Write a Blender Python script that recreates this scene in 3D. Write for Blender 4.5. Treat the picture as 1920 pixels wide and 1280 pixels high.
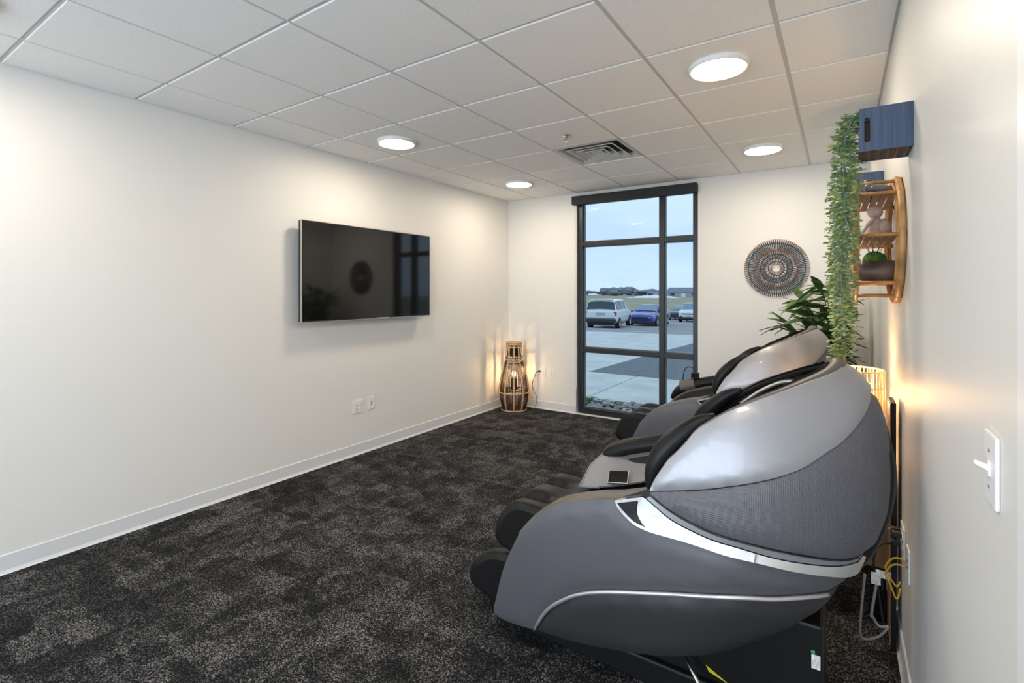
import bpy, bmesh, math, random
from mathutils import Vector, Matrix
from mathutils.geometry import delaunay_2d_cdt
random.seed(7)
PI = math.pi
for o in list(bpy.data.objects): bpy.data.objects.remove(o)
SC = bpy.context.scene
COL = SC.collection

# ------------------------------------------------------------------ camera, sky, exposure
CAM_H, CEIL = 1.501, 2.718
XL, XR_, YF, YB = -3.7145, 0.2124, 5.5404, -3.2
cd = bpy.data.cameras.new('camera'); cam = bpy.data.objects.new('camera', cd); COL.objects.link(cam)
cd.sensor_width = 36.0; cd.sensor_fit = 'HORIZONTAL'; cd.lens = 931.96 / 1920 * 36
cd.shift_y = -(640 - 546.66) / 1920; cd.clip_start = 0.02; cd.clip_end = 900
cam.location = (0, 0, CAM_H); cam.rotation_euler = (PI / 2, 0, math.radians(33.434))
SC.camera = cam
W = bpy.data.worlds.new('overcast_sky'); SC.world = W; W.use_nodes = True
nt = W.node_tree; nt.nodes.clear()
out = nt.nodes.new('ShaderNodeOutputWorld'); bg = nt.nodes.new('ShaderNodeBackground')
tc = nt.nodes.new('ShaderNodeTexCoord'); mp = nt.nodes.new('ShaderNodeMapping'); mp.inputs['Scale'].default_value = (1.5, 1.5, 6)
nz = nt.nodes.new('ShaderNodeTexNoise'); nz.inputs['Scale'].default_value = 2.2; nz.inputs['Detail'].default_value = 5
rp = nt.nodes.new('ShaderNodeValToRGB'); rp.color_ramp.elements[0].position = .35; rp.color_ramp.elements[1].position = .7
rp.color_ramp.elements[0].color = (.45, .56, .70, 1); rp.color_ramp.elements[1].color = (.57, .67, .78, 1)
for a, b in ((tc.outputs['Generated'], mp.inputs['Vector']), (mp.outputs['Vector'], nz.inputs['Vector']), (nz.outputs['Fac'], rp.inputs['Fac']), (rp.outputs['Color'], bg.inputs['Color']), (bg.outputs[0], out.inputs[0])): nt.links.new(a, b)
bg.inputs['Strength'].default_value = 1.24
LAMP_L = 63.0          # radiance of the ceiling discs
al = bpy.data.lights.new('added_rear_fill', 'AREA'); al.shape = 'RECTANGLE'; al.size = 3.2; al.size_y = 2.2; al.energy = 120; al.color = (.76, .88, 1.0)  # unseen cool fill added behind the viewpoint to lift the near ceiling
alo = bpy.data.objects.new('added_rear_fill', al); COL.objects.link(alo); alo.location = (-1.65, -3.1, 1.2); alo.rotation_euler = (math.radians(90 + 14), 0, 0)
SC.view_settings.view_transform = 'Standard'; SC.view_settings.look = 'None'
SC.view_settings.exposure = 0.24; SC.view_settings.gamma = 1.0; SC.view_settings.use_curve_mapping = False

# ------------------------------------------------------------------ materials
def mat(name, col, rough=.5, metal=0., noise=None, bump=None, emit=None, spec=.5, coat=0., trans=0., sheen=0.):
    m = bpy.data.materials.new(name); m.use_nodes = True
    n = m.node_tree.nodes; l = m.node_tree.links; b = n['Principled BSDF']
    b.inputs['Base Color'].default_value = (*col, 1); b.inputs['Roughness'].default_value = rough
    b.inputs['Metallic'].default_value = metal; b.inputs['Specular IOR Level'].default_value = spec
    b.inputs['Coat Weight'].default_value = coat; b.inputs['Transmission Weight'].default_value = trans
    b.inputs['Sheen Weight'].default_value = sheen
    if emit:
        b.inputs['Emission Color'].default_value = (*emit[0], 1); b.inputs['Emission Strength'].default_value = emit[1]
    if noise or bump: t = n.new('ShaderNodeTexCoord')
    if noise:                       # (scale xyz, amount)
        mp = n.new('ShaderNodeMapping'); mp.inputs['Scale'].default_value = noise[0]
        z = n.new('ShaderNodeTexNoise'); z.inputs['Scale'].default_value = 1; z.inputs['Detail'].default_value = 4
        r = n.new('ShaderNodeValToRGB'); a = noise[1]
        r.color_ramp.elements[0].position = .3; r.color_ramp.elements[1].position = .7
        r.color_ramp.elements[0].color = (*[c * (1 - a) for c in col], 1); r.color_ramp.elements[1].color = (*[min(1, c * (1 + a)) for c in col], 1)
        l.new(t.outputs['Object'], mp.inputs['Vector']); l.new(mp.outputs['Vector'], z.inputs['Vector'])
        l.new(z.outputs['Fac'], r.inputs['Fac']); l.new(r.outputs['Color'], b.inputs['Base Color'])
    if bump:                        # (kind, scale, strength, distance)
        if bump[0] == 'noise': q = n.new('ShaderNodeTexNoise'); q.inputs['Detail'].default_value = 3; o = q.outputs['Fac']
        else: q = n.new('ShaderNodeTexVoronoi'); o = q.outputs['Distance']
        q.inputs['Scale'].default_value = bump[1]
        if bump[0] == 'cells': q.inputs['Randomness'].default_value = 0.0
        u = n.new('ShaderNodeBump'); u.inputs['Strength'].default_value = bump[2]; u.inputs['Distance'].default_value = bump[3]
        l.new(t.outputs['Object'], q.inputs['Vector']); l.new(o, u.inputs['Height']); l.new(u.outputs['Normal'], b.inputs['Normal'])
    return m
M = {}
M['wall'] = mat('wall_paint', (.82, .81, .785), .5, bump=('noise', 260, .12, .002), spec=.4)
M['wall_sheen'] = mat('wall_paint_satin', (.78, .77, .74), .42, bump=('noise', 240, .12, .002), spec=.5)
M['base'] = mat('baseboard_vinyl', (.74, .745, .76), .45)
M['tile'] = mat('ceiling_tile', (.91, .90, .89), .95, noise=((90, 90, 90), .04), bump=('noise', 320, .25, .002), spec=.1)
M['grid'] = mat('ceiling_grid', (.62, .61, .60), .5)
M['plenum'] = mat('plenum', (.5, .5, .5), .9)
M['white'] = mat('white_plastic', (.85, .85, .85), .35)
M['slot'] = mat('socket_slot', (.06, .06, .06), .6)
M['bronze'] = mat('dark_bronze_frame', (.022, .020, .021), .35, spec=.5)
M['bronze_lt'] = mat('frame_glazing_bead', (.10, .12, .13), .3)
M['shade'] = mat('black_cassette', (.012, .012, .013), .6)
M['tvscreen'] = mat('tv_screen', (.006, .006, .006), .06, spec=.6)
M['tvback'] = mat('tv_back', (.02, .02, .02), .5)
M['silver'] = mat('silver_edge', (.62, .60, .56), .3, .8)
M['leather'] = mat('black_leather', (.009, .0085, .0085), .40, spec=.25, bump=('noise', 160, .15, .002))
M['taupe'] = mat('taupe_leather', (.115, .100, .090), .42, bump=('noise', 200, .1, .001))
M['shell'] = mat('silver_shell', (.35, .35, .375), .40, .45, coat=.25)
M['band'] = mat('textured_grey', (.118, .117, .134), .42, .15, bump=('cells', 165, .55, .003))
M['panel'] = mat('grey_panel', (.104, .102, .114), .46, .1, bump=('cells', 190, .22, .002))
M['panel_dk'] = mat('charcoal_panel', (.030, .030, .032), .5, bump=('noise', 420, .1, .001))
M['lip'] = mat('grey_lip', (.26, .27, .29), .3, .3)
M['chrome'] = mat('chrome', (.93, .93, .94), .04, 1.0)
M['stripe'] = mat('satin_silver', (.62, .60, .62), .3, .7)
M['blackpl'] = mat('black_plastic', (.008, .008, .008), .45, spec=.3)
M['greyleather'] = mat('grey_leather', (.25, .245, .27), .45, bump=('noise', 180, .15, .002))
M['cord_blk'] = mat('black_cord', (.01, .01, .01), .5)
M['cord_gry'] = mat('grey_cord', (.30, .29, .28), .5)
M['cord_yel'] = mat('yellow_cord', (.65, .38, .03), .5)
M['tag'] = mat('cord_tag', (.75, .74, .72), .6, noise=((160, 160, 60), .35))
M['tag_red'] = mat('red_printed_tag', (.72, .42, .40), .6, noise=((220, 220, 90), .45))
M['yellow'] = mat('yellow_label', (.75, .62, .02), .5)
M['green'] = mat('green_dot', (.03, .35, .16), .5)
M['navy'] = mat('navy_wood', (.042, .068, .130), .5, noise=((90, 90, 3), .3), bump=('noise', 120, .2, .002))
M['crate_slot'] = mat('crate_inside', (.16, .10, .07), .7)
M['rattan'] = mat('rattan', (.46, .235, .08), .45, noise=((14, 14, 14), .35))
M['shelfwood'] = mat('shelf_wood', (.36, .19, .085), .5, noise=((8, 60, 8), .2))
M['clay'] = mat('pink_clay', (.52, .38, .32), .85, noise=((60, 60, 60), .12))
M['stone'] = mat('grey_glaze', (.16, .15, .17), .3, noise=((20, 20, 20), .4))
M['potbrown'] = mat('dark_fired_pot', (.10, .058, .045), .4, noise=((9, 9, 9), .75))
M['moss'] = mat('moss', (.07, .16, .025), .9, noise=((80, 80, 80), .5), bump=('noise', 120, .8, .01))
M['soil'] = mat('soil', (.03, .02, .015), .95)
M['leaf'] = mat('palm_leaf', (.045, .105, .028), .42, noise=((9, 9, 9), .55))
M['leaf2'] = mat('palm_leaf_light', (.115, .20, .04), .42, noise=((9, 9, 9), .4))
M['stem'] = mat('palm_stem', (.10, .13, .04), .5)
M['vine'] = mat('vine_leaf', (.28, .40, .16), .5, noise=((30, 30, 30), .35))
M['vine2'] = mat('vine_leaf_grey', (.27, .40, .28), .5, noise=((30, 30, 30), .3))
M['vine3'] = mat('vine_leaf_yellow', (.46, .50, .17), .5, noise=((30, 30, 30), .3))
M['vstem'] = mat('vine_stem', (.17, .22, .19), .6)
M['slat'] = mat('lantern_slat', (.62, .42, .24), .5, noise=((20, 20, 60), .15))
M['rod'] = mat('lantern_rod', (.055, .024, .013), .45)
M['copper'] = mat('copper_tip', (.42, .20, .11), .4, .2)
M['stick'] = mat('dark_stick', (.022, .019, .019), .4)
M['rope'] = mat('paper_rope', (.78, .62, .40), .8)
M['wood'] = mat('table_wood', (.32, .17, .075), .45, noise=((50, 4, 4), .25))
M['bulb'] = mat('glowing_bulb', (1, .8, .5), .4, emit=((1, .66, .32), 90))
M['disc'] = mat('lit_diffuser', (1, .95, .9), .4, emit=((1.0, .85, .66), LAMP_L))
M['steel'] = mat('steel', (.6, .6, .6), .25, 1.)
M['vent'] = mat('vent_metal', (.58, .575, .56), .5)
M['ventdark'] = mat('vent_inside', (.03, .035, .035), .7)
# carpet: patchy blocks + light flecks
def carpet():
    m = mat('carpet', (.05, .05, .05), .95, spec=.1); n = m.node_tree.nodes; l = m.node_tree.links; b = n['Principled BSDF']
    t = n.new('ShaderNodeTexCoord')
    def vor(sx, sy, metric='CHEBYCHEV'):
        mp = n.new('ShaderNodeMapping'); mp.inputs['Scale'].default_value = (sx, sy, 1)
        v = n.new('ShaderNodeTexVoronoi'); v.inputs['Scale'].default_value = 1; v.distance = metric
        l.new(t.outputs['Object'], mp.inputs['Vector']); l.new(mp.outputs['Vector'], v.inputs['Vector'])
        s = n.new('ShaderNodeSeparateColor'); l.new(v.outputs['Color'], s.inputs['Color']); return s.outputs[0]
    def noi(sc, det=2):
        z = n.new('ShaderNodeTexNoise'); z.inputs['Scale'].default_value = sc; z.inputs['Detail'].default_value = det
        l.new(t.outputs['Object'], z.inputs['Vector']); return z.outputs['Fac']
    def math_(op, a, b_, clamp=False):
        q = n.new('ShaderNodeMath'); q.operation = op; q.use_clamp = clamp
        for i, v in enumerate((a, b_)):
            if isinstance(v, (int, float)): q.inputs[i].default_value = v
            else: l.new(v, q.inputs[i])
        return q.outputs[0]
    pa = math_('ADD', math_('MULTIPLY', vor(4.2, 10), .30), math_('MULTIPLY', vor(11, 5.2), .26))
    pa = math_('ADD', pa, math_('MULTIPLY', noi(9, 5), .50))
    # flecks of yarn, denser where the block is light
    fl = n.new('ShaderNodeTexVoronoi'); fl.inputs['Scale'].default_value = 250; l.new(t.outputs['Object'], fl.inputs['Vector'])
    s = n.new('ShaderNodeSeparateColor'); l.new(fl.outputs['Color'], s.inputs['Color'])
    th = math_('ADD', s.outputs[0], math_('MULTIPLY', math_('SUBTRACT', pa, .57), .75))
    r = n.new('ShaderNodeValToRGB'); e = r.color_ramp.elements
    e[0].position = .28; e[0].color = (.008, .008, .0085, 1); e[1].position = 1.0; e[1].color = (.25, .24, .24, 1)
    x = r.color_ramp.elements.new(.62); x.color = (.028, .0272, .0275, 1)
    x = r.color_ramp.elements.new(.82); x.color = (.092, .089, .089, 1)
    l.new(th, r.inputs['Fac']); l.new(r.outputs['Color'], b.inputs['Base Color'])
    u = n.new('ShaderNodeBump'); u.inputs['Strength'].default_value = .6; u.inputs['Distance'].default_value = .004
    l.new(s.outputs[1], u.inputs['Height']); l.new(u.outputs['Normal'], b.inputs['Normal'])
    return m
M['carpet'] = carpet()
def glass(name, tint):
    m = bpy.data.materials.new(name); m.use_nodes = True; n = m.node_tree.nodes; l = m.node_tree.links; n.clear()
    o = n.new('ShaderNodeOutputMaterial'); mx = n.new('ShaderNodeMixShader'); t = n.new('ShaderNodeBsdfTransparent'); g = n.new('ShaderNodeBsdfGlossy')
    f = n.new('ShaderNodeFresnel'); f.inputs['IOR'].default_value = 1.08; g.inputs['Roughness'].default_value = 0.0
    t.inputs['Color'].default_value = (*tint, 1)
    l.new(f.outputs[0], mx.inputs[0]); l.new(t.outputs[0], mx.inputs[1]); l.new(g.outputs[0], mx.inputs[2]); l.new(mx.outputs[0], o.inputs[0]); return m
M['glass'] = glass('window_glass', (.90, .96, .99))
M['concrete'] = mat('concrete', (.62, .63, .60), .9, noise=((2, 2, 2), .12))
M['joint'] = mat('concrete_joint', (.16, .17, .17), .9)
M['asphalt'] = mat('asphalt', (.17, .185, .20), .95, noise=((6, 6, 6), .15))
M['lot'] = mat('parking_asphalt', (.33, .32, .33), .95, noise=((1, 1, 1), .12))
M['field'] = mat('dry_grass', (.36, .33, .22), 1, noise=((.2, .2, .2), .15))
M['snow'] = mat('snow', (.86, .88, .9), .8)
M['soilbed'] = mat('rock_bed_soil', (.10, .10, .09), 1)
RK = [mat('river_rock', c, .8, noise=((30, 30, 30), .3)) for c in ((.42, .40, .36), (.22, .22, .21), (.55, .50, .42), (.34, .34, .33))]
M['weed'] = mat('weed', (.10, .22, .05), .7)
M['carwhite'] = mat('white_car_paint', (.80, .82, .84), .25, coat=.6)
M['carblue'] = mat('blue_car_paint', (.045, .055, .30), .22, .3, coat=.8)
M['cardark'] = mat('dark_teal_car_paint', (.05, .075, .085), .25, coat=.7)
M['carglass'] = mat('car_glass', (.05, .07, .08), .08)
M['carglass_lt'] = mat('car_windscreen', (.22, .30, .38), .1)
M['tyre'] = mat('tyre', (.015, .015, .016), .8)
M['rim'] = mat('wheel_rim', (.55, .56, .57), .35, .6)
M['carblack'] = mat('car_black_trim', (.03, .032, .035), .6)
M['taillight'] = mat('tail_light', (.45, .05, .05), .3)
M['headlight'] = mat('head_light', (.75, .78, .8), .15)
M['plate'] = mat('number_plate', (.45, .5, .5), .5)
M['bldwall'] = mat('house_wall', (.42, .46, .50), .9)
M['bldroof'] = mat('house_roof', (.22, .25, .29), .9)
M['blddark'] = mat('house_opening', (.05, .06, .08), .6)
M['tree'] = mat('bare_tree', (.24, .26, .30), 1, noise=((1.5, 1.5, 1.5), .3))

# ------------------------------------------------------------------ helpers
def link(o, parent=None):
    COL.objects.link(o)
    if parent is not None: o.parent = parent
    return o
def mobj(name, verts, faces, m, parent=None, smooth=False, mi=None, loc=None):
    me = bpy.data.meshes.new(name); me.from_pydata([tuple(v) for v in verts], [], faces)
    ms = m if isinstance(m, (list, tuple)) else [m]
    for q in ms: me.materials.append(M[q] if isinstance(q, str) else q)
    if mi: me.polygons.foreach_set('material_index', mi)
    if smooth: me.polygons.foreach_set('use_smooth', [True] * len(me.polygons))
    me.update(); o = bpy.data.objects.new(name, me)
    if loc: o.location = loc
    return link(o, parent)
class MB:
    def __init__(s): s.v = []; s.f = []; s.mi = []; s.cur = 0
    def add(s, v, f):
        b = len(s.v); s.v += [tuple(p) for p in v]; s.f += [tuple(i + b for i in q) for q in f]; s.mi += [s.cur] * len(f); return s
    def box(s, x0, x1, y0, y1, z0, z1, bev=0.0):
        if bev <= 0:
            v = [(x, y, z) for z in (z0, z1) for y in (y0, y1) for x in (x0, x1)]
            return s.add(v, [(0, 2, 3, 1), (4, 5, 7, 6), (0, 1, 5, 4), (2, 6, 7, 3), (0, 4, 6, 2), (1, 3, 7, 5)])
        bm = bmesh.new(); bmesh.ops.create_cube(bm, size=1)
        for q in bm.verts: q.co = ((x0 + x1) / 2 + q.co.x * (x1 - x0), (y0 + y1) / 2 + q.co.y * (y1 - y0), (z0 + z1) / 2 + q.co.z * (z1 - z0))
        bmesh.ops.bevel(bm, geom=bm.edges[:], offset=bev, segments=2, profile=.6, affect='EDGES')
        bm.verts.index_update(); s.add([q.co for q in bm.verts], [[q.index for q in f.verts] for f in bm.faces]); bm.free(); return s
    def tube(s, pts, r, n=8, closed=False, caps=True, flat=1.0, up=None):
        pts = [Vector(p) for p in pts]; N = len(pts); rs = r if isinstance(r, (list, tuple)) else [r] * N
        prev = None; V = []
        for i, p in enumerate(pts):
            a = pts[(i - 1) % N] if (closed or i) else p; b = pts[(i + 1) % N] if (closed or i < N - 1) else p
            t = (b - a)
            if t.length < 1e-9: t = Vector((0, 0, 1))
            t.normalize()
            ref = up if up is not None else prev
            if ref is None: ref = Vector((0, 0, 1)) if abs(t.z) < .9 else Vector((1, 0, 0))
            u = (ref - t * ref.dot(t))
            if u.length < 1e-6: u = t.orthogonal()
            u.normalize(); w = t.cross(u); prev = u
            for k in range(n):
                an = 2 * PI * k / n; V.append(p + u * (math.cos(an) * rs[i] * flat) + w * (math.sin(an) * rs[i]))
        F = []
        for i in range(N if closed else N - 1):
            j = (i + 1) % N
            for k in range(n): F.append((i * n + k, i * n + (k + 1) % n, j * n + (k + 1) % n, j * n + k))
        if caps and not closed: F.append(tuple(range(n))[::-1]); F.append(tuple((N - 1) * n + k for k in range(n)))
        return s.add(V, F)
    def lathe(s, prof, n=24, c=(0, 0, 0), cap=True):
        V = [(c[0] + r * math.cos(2 * PI * k / n), c[1] + r * math.sin(2 * PI * k / n), c[2] + z) for r, z in prof for k in range(n)]
        F = [(i * n + k, i * n + (k + 1) % n, (i + 1) * n + (k + 1) % n, (i + 1) * n + k) for i in range(len(prof) - 1) for k in range(n)]
        if cap: F.append(tuple(range(n))[::-1]); F.append(tuple((len(prof) - 1) * n + k for k in range(n)))
        return s.add(V, F)
    def sphere(s, c, r, nu=14, nv=9, rot=None):
        r = r if isinstance(r, (tuple, list)) else (r, r, r); V = []; F = []
        for j in range(nv + 1):
            ph = PI * j / nv - PI / 2
            for i in range(nu):
                th = 2 * PI * i / nu; p = Vector((r[0] * math.cos(ph) * math.cos(th), r[1] * math.cos(ph) * math.sin(th), r[2] * math.sin(ph)))
                if rot is not None: p = rot @ p
                V.append(p + Vector(c))
        for j in range(nv):
            for i in range(nu): F.append((j * nu + i, j * nu + (i + 1) % nu, (j + 1) * nu + (i + 1) % nu, (j + 1) * nu + i))
        return s.add(V, F)
    def grid(s, rows, closed=False):
        n = len(rows[0]); V = [p for r in rows for p in r]; F = []
        for i in range(len(rows) - 1):
            for k in range(n if closed else n - 1): F.append((i * n + k, i * n + (k + 1) % n, (i + 1) * n + (k + 1) % n, (i + 1) * n + k))
        return s.add(V, F)
    def o(s, name, m, parent=None, smooth=False, loc=None): return mobj(name, s.v, s.f, m, parent, smooth, s.mi if max(s.mi, default=0) else None, loc)
def box(name, x0, x1, y0, y1, z0, z1, m, parent=None, bev=0.): return MB().box(x0, x1, y0, y1, z0, z1, bev).o(name, m, parent, False)
def tag(o, label, cat, group=None, kind=None):
    o['label'] = label; o['category'] = cat
    if group: o['group'] = group
    if kind: o['kind'] = kind
    return o
def empty(name, loc=(0, 0, 0), rz=0.):
    e = bpy.data.objects.new(name, None); e.location = loc; e.rotation_euler = (0, 0, rz); e.empty_display_size = .1; return link(e)
def thing(name, label, cat, loc=(0, 0, 0), rz=0., group=None): return tag(empty(name, loc, rz), label, cat, group)
def struct(o, label=None, cat=None):
    o['kind'] = 'structure'
    if label: o['label'] = label
    if cat: o['category'] = cat
    return o
def inst(src, name, parent, loc=(0, 0, 0), rot=None, scale=None):
    o = bpy.data.objects.new(name, src.data if hasattr(src, 'data') else src); link(o, parent); o.location = loc
    if rot is not None:
        o.rotation_mode = 'QUATERNION' if hasattr(rot, 'w') else 'XYZ'
        if hasattr(rot, 'w'): o.rotation_quaternion = rot
        else: o.rotation_euler = rot
    if scale is not None: o.scale = scale if isinstance(scale, (tuple, list)) else (scale,) * 3
    return o
def dup(root, loc, label, group=None):
    def cp(o, par):
        c = o.copy(); COL.objects.link(c); c.parent = par
        for ch in [k for k in bpy.data.objects if k.parent == o]: cp(ch, c)
        return c
    r = cp(root, None); r.location = loc; r['label'] = label
    if group: r['group'] = group
    return r
def cr(pts, k=5, closed=False):
    """Catmull-Rom through the points (any dimension)."""
    P = [tuple(p) for p in pts]; n = len(P); out = []
    for i in range(n if closed else n - 1):
        a = P[(i - 1) % n] if (closed or i > 0) else P[i]; b = P[i]; c = P[(i + 1) % n]; d = P[(i + 2) % n] if (closed or i + 2 < n) else c
        for j in range(k):
            t = j / k
            out.append(tuple(.5 * (2 * q + (r - p) * t + (2 * p - 5 * q + 4 * r - s_) * t * t + (3 * q - p - 3 * r + s_) * t ** 3) for p, q, r, s_ in zip(a, b, c, d)))
    if not closed: out.append(P[-1])
    return out
def lerp_tab(tab, x):
    if x <= tab[0][0]: return tab[0][1]
    for (a, b), (c, d) in zip(tab, tab[1:]):
        if x <= c: return b + (d - b) * (x - a) / (c - a)
    return tab[-1][1]

# ------------------------------------------------------------------ room shell
T = .6096; GX0, GY0 = -3.8979, .6971
struct(box('floor', XL - .15, XR_ + .15, YB, YF + .0, -.12, 0, 'carpet'))
struct(box('wall_left', XL - .15, XL, YB, YF + .2, 0, CEIL + .15, 'wall'))
struct(box('wall_right', XR_, XR_ + .15, YB, YF + .2, 0, CEIL + .15, 'wall_sheen'))
WX0, WX1, WZ0, WZ1 = -2.715, -1.272, .0, 2.655
b = MB(); b.box(XL, WX0, YF, YF + .2, -.12, CEIL + .15); b.box(WX1, XR_, YF, YF + .2, -.12, CEIL + .15); b.box(WX0, WX1, YF, YF + .2, WZ1, CEIL + .15); b.box(WX0, WX1, YF, YF + .2, -.12, WZ0 + .001)
struct(b.o('wall_far', 'wall'))
b = MB(); b.box(XL, -3.2, YB - .15, YB, 0, CEIL + .15); b.box(-.1, XR_, YB - .15, YB, 0, CEIL + .15); b.box(-3.2, -.1, YB - .15, YB, 2.35, CEIL + .15)  # unseen wall; its wide opening is made up to let sky light in
struct(b.o('wall_back', 'wall'))
def bboard(name, pts):
    # swept vinyl cove base
    b = MB(); prof = [(0, 0), (.016, 0), (.012, .006), (.007, .02), (.006, .098), (.003, .102), (0, .102)]
    (ax, ay), (bx_, by), (nx, ny) = pts
    b.grid([[(ax + nx * d, ay + ny * d, z) for d, z in prof], [(bx_ + nx * d, by + ny * d, z) for d, z in prof]])
    return struct(b.o(name, 'base'))
bboard('baseboard_left', ((XL, YB), (XL, YF), (1, 0)))
bboard('baseboard_far', ((XL, YF), (WX0, YF), (0, -1)))
bboard('baseboard_far_right', ((WX1, YF), (XR_, YF), (0, -1)))
bboard('baseboard_right', ((XR_, 1.0), (XR_, YF), (-1, 0)))
b = MB(); b.box(XR_ - .018, XR_ - .0005, .78, .916, 0, 2.2, .004); struct(b.o('trim_1', 'white'))
# suspended ceiling: slab, tiles, grid bars
ceil = struct(box('ceiling', XL - .15, XR_ + .15, YB, YF + .2, CEIL + .04, CEIL + .15, 'plenum'))
tile_cache = {}
def tile_mesh(w, d):
    k = (round(w, 3), round(d, 3))
    if k not in tile_cache:
        b = MB(); e = .009
        z0, z1 = CEIL - .007, CEIL + .012
        lo = [(-w / 2, -d / 2), (w / 2, -d / 2), (w / 2, d / 2), (-w / 2, d / 2)]
        b.add([(x * (1 - .002 / w), y * (1 - .002 / d), z0) for x, y in lo] + [(x, y, z0 + .002) for x, y in lo] + [(x, y, z1) for x, y in lo],
              [(3, 2, 1, 0)] + [(i, (i + 1) % 4, 4 + (i + 1) % 4, 4 + i) for i in range(4)] + [(4 + i, 4 + (i + 1) % 4, 8 + (i + 1) % 4, 8 + i) for i in range(4)] + [(8, 9, 10, 11)])
        me = bpy.data.meshes.new('ceiling_tile'); me.from_pydata(b.v, [], b.f); me.materials.append(M['tile']); tile_cache[k] = me
    return tile_cache[k]
G = .011
xs = [XL] + [GX0 + T * i for i in range(1, 7)] + [XR_]
ys = [YB] + [GY0 + T * i for i in range(-7, 8) if YB + .1 < GY0 + T * i < YF - .05] + [YF]
VENT = (3, 5)
for i in range(len(xs) - 1):
    for j in range(len(ys) - 1):
        x0, x1, y0, y1 = xs[i] + G, xs[i + 1] - G, ys[j] + G, ys[j + 1] - G
        if abs((x0 + x1) / 2 - (GX0 + 3.5 * T)) < .1 and abs((y0 + y1) / 2 - (GY0 + 5.5 * T)) < .1: continue
        inst(tile_mesh(x1 - x0, y1 - y0), 'ceiling_tile', ceil, ((x0 + x1) / 2, (y0 + y1) / 2, 0))
for x in xs[1:-1]: box('grid_bar', x - .012, x + .012, YB, YF, CEIL, CEIL + .03, 'grid', ceil)
for j, y in enumerate(ys[1:-1]): box('grid_bar', XL, XR_, y - .012, y + .012, CEIL + .001, CEIL + .03, 'grid', ceil)
for (x0, x1, y0, y1) in ((XL, XL + .02, YB, YF), (XR_ - .02, XR_, YB, YF), (XL, XR_, YF - .02, YF), (XL, XR_, YB, YB + .02)): box('wall_angle', x0, x1, y0, y1, CEIL - .001, CEIL + .03, 'grid', ceil)
# air diffuser
vx, vy = GX0 + 3.5 * T, GY0 + 5.5 * T
v = thing('ceiling_vent', 'square white louvred air diffuser set into the ceiling grid', 'vent', (vx, vy, CEIL))
box('duct_box', -.27, .27, -.27, .27, .03, .04, 'ventdark', v)
def ringframe(b, a0, z0, a1, z1, th=.004):
    lo = [(-1, -1), (1, -1), (1, 1), (-1, 1)]
    V = [(x * a0, y * a0, z0) for x, y in lo] + [(x * a1, y * a1, z1) for x, y in lo] + [(x * a0, y * a0, z0 + th) for x, y in lo] + [(x * a1, y * a1, z1 + th) for x, y in lo]
    F = []
    for i in range(4):
        j = (i + 1) % 4; F += [(i, j, 4 + j, 4 + i), (8 + i, 12 + i, 12 + j, 8 + j), (i, 8 + i, 8 + j, j), (4 + i, 4 + j, 12 + j, 12 + i)]
    b.add(V, F)
b = MB(); ringframe(b, .292, -.004, .27, -.004); ringframe(b, .27, -.004, .255, .03); b.o('frame', 'vent', v)
for a0, a1 in ((.215, .16), (.15, .10), (.09, .05)):
    b = MB(); ringframe(b, a0, -.006, a0 - .012, -.006); ringframe(b, a0 - .012, -.006, a1, .026); b.o('louvre', 'vent', v)
box('centre_plate', -.05, .05, -.05, .05, -.004, .0, 'vent', v)
for sx in (-1, 1): box('strut', sx * .1 - .004, sx * .1 + .004, -.26, .26, .026, .032, 'vent', v)
# sprinkler
s = thing('sprinkler', 'small chrome fire sprinkler head hanging from a ceiling tile', 'sprinkler', (-1.766, 3.44, CEIL - .007))
MB().lathe([(.036, 0), (.034, -.006), (.018, -.010), (.012, -.010)], 20).o('escutcheon', 'steel', s, True)
b = MB(); b.lathe([(.009, -.005), (.009, -.022)], 10); b.tube([(.009, 0, -.022), (.014, 0, -.03), (.006, 0, -.042), (0, 0, -.044), (-.006, 0, -.042), (-.014, 0, -.03), (-.009, 0, -.022)], .0025, 6); b.o('body', 'copper', s, True)
b = MB(); b.lathe([(.016, -.046), (.016, -.048)], 14); b.o('deflector', 'steel', s)
# ceiling discs
def disc(x, y, label):
    t = thing('ceiling_light', label, 'ceiling light', (x, y, CEIL - .007), 0, 'round ceiling lights')
    MB().lathe([(.150, 0), (.152, -.012), (.150, -.024), (.143, -.027), (.137, -.024)], 40, cap=False).o('housing', 'white', t, True)
    MB().lathe([(.137, -.0235), (.08, -.0285), (.0, -.030)], 40, cap=False).o('diffuser', 'disc', t, True)
lx = [GX0 + 1.5 * T, GX0 + 5.5 * T]; ly = [GY0 - .5 * T, GY0 + 3.5 * T, GY0 + 6.5 * T]
disc(lx[0], ly[1], 'lit round ceiling light nearest the wall-mounted television')
disc(lx[0], ly[2], 'lit round ceiling light nearest the far left corner')
disc(lx[1], ly[1], 'lit round ceiling light above the nearer massage chair, largest in view')
disc(lx[1], ly[2], 'lit round ceiling light between the window and the hanging vines')
disc(lx[0], ly[0], 'lit round ceiling light just beyond the left edge of the view')
disc(lx[1], ly[0], 'lit round ceiling light behind the viewpoint')

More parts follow.
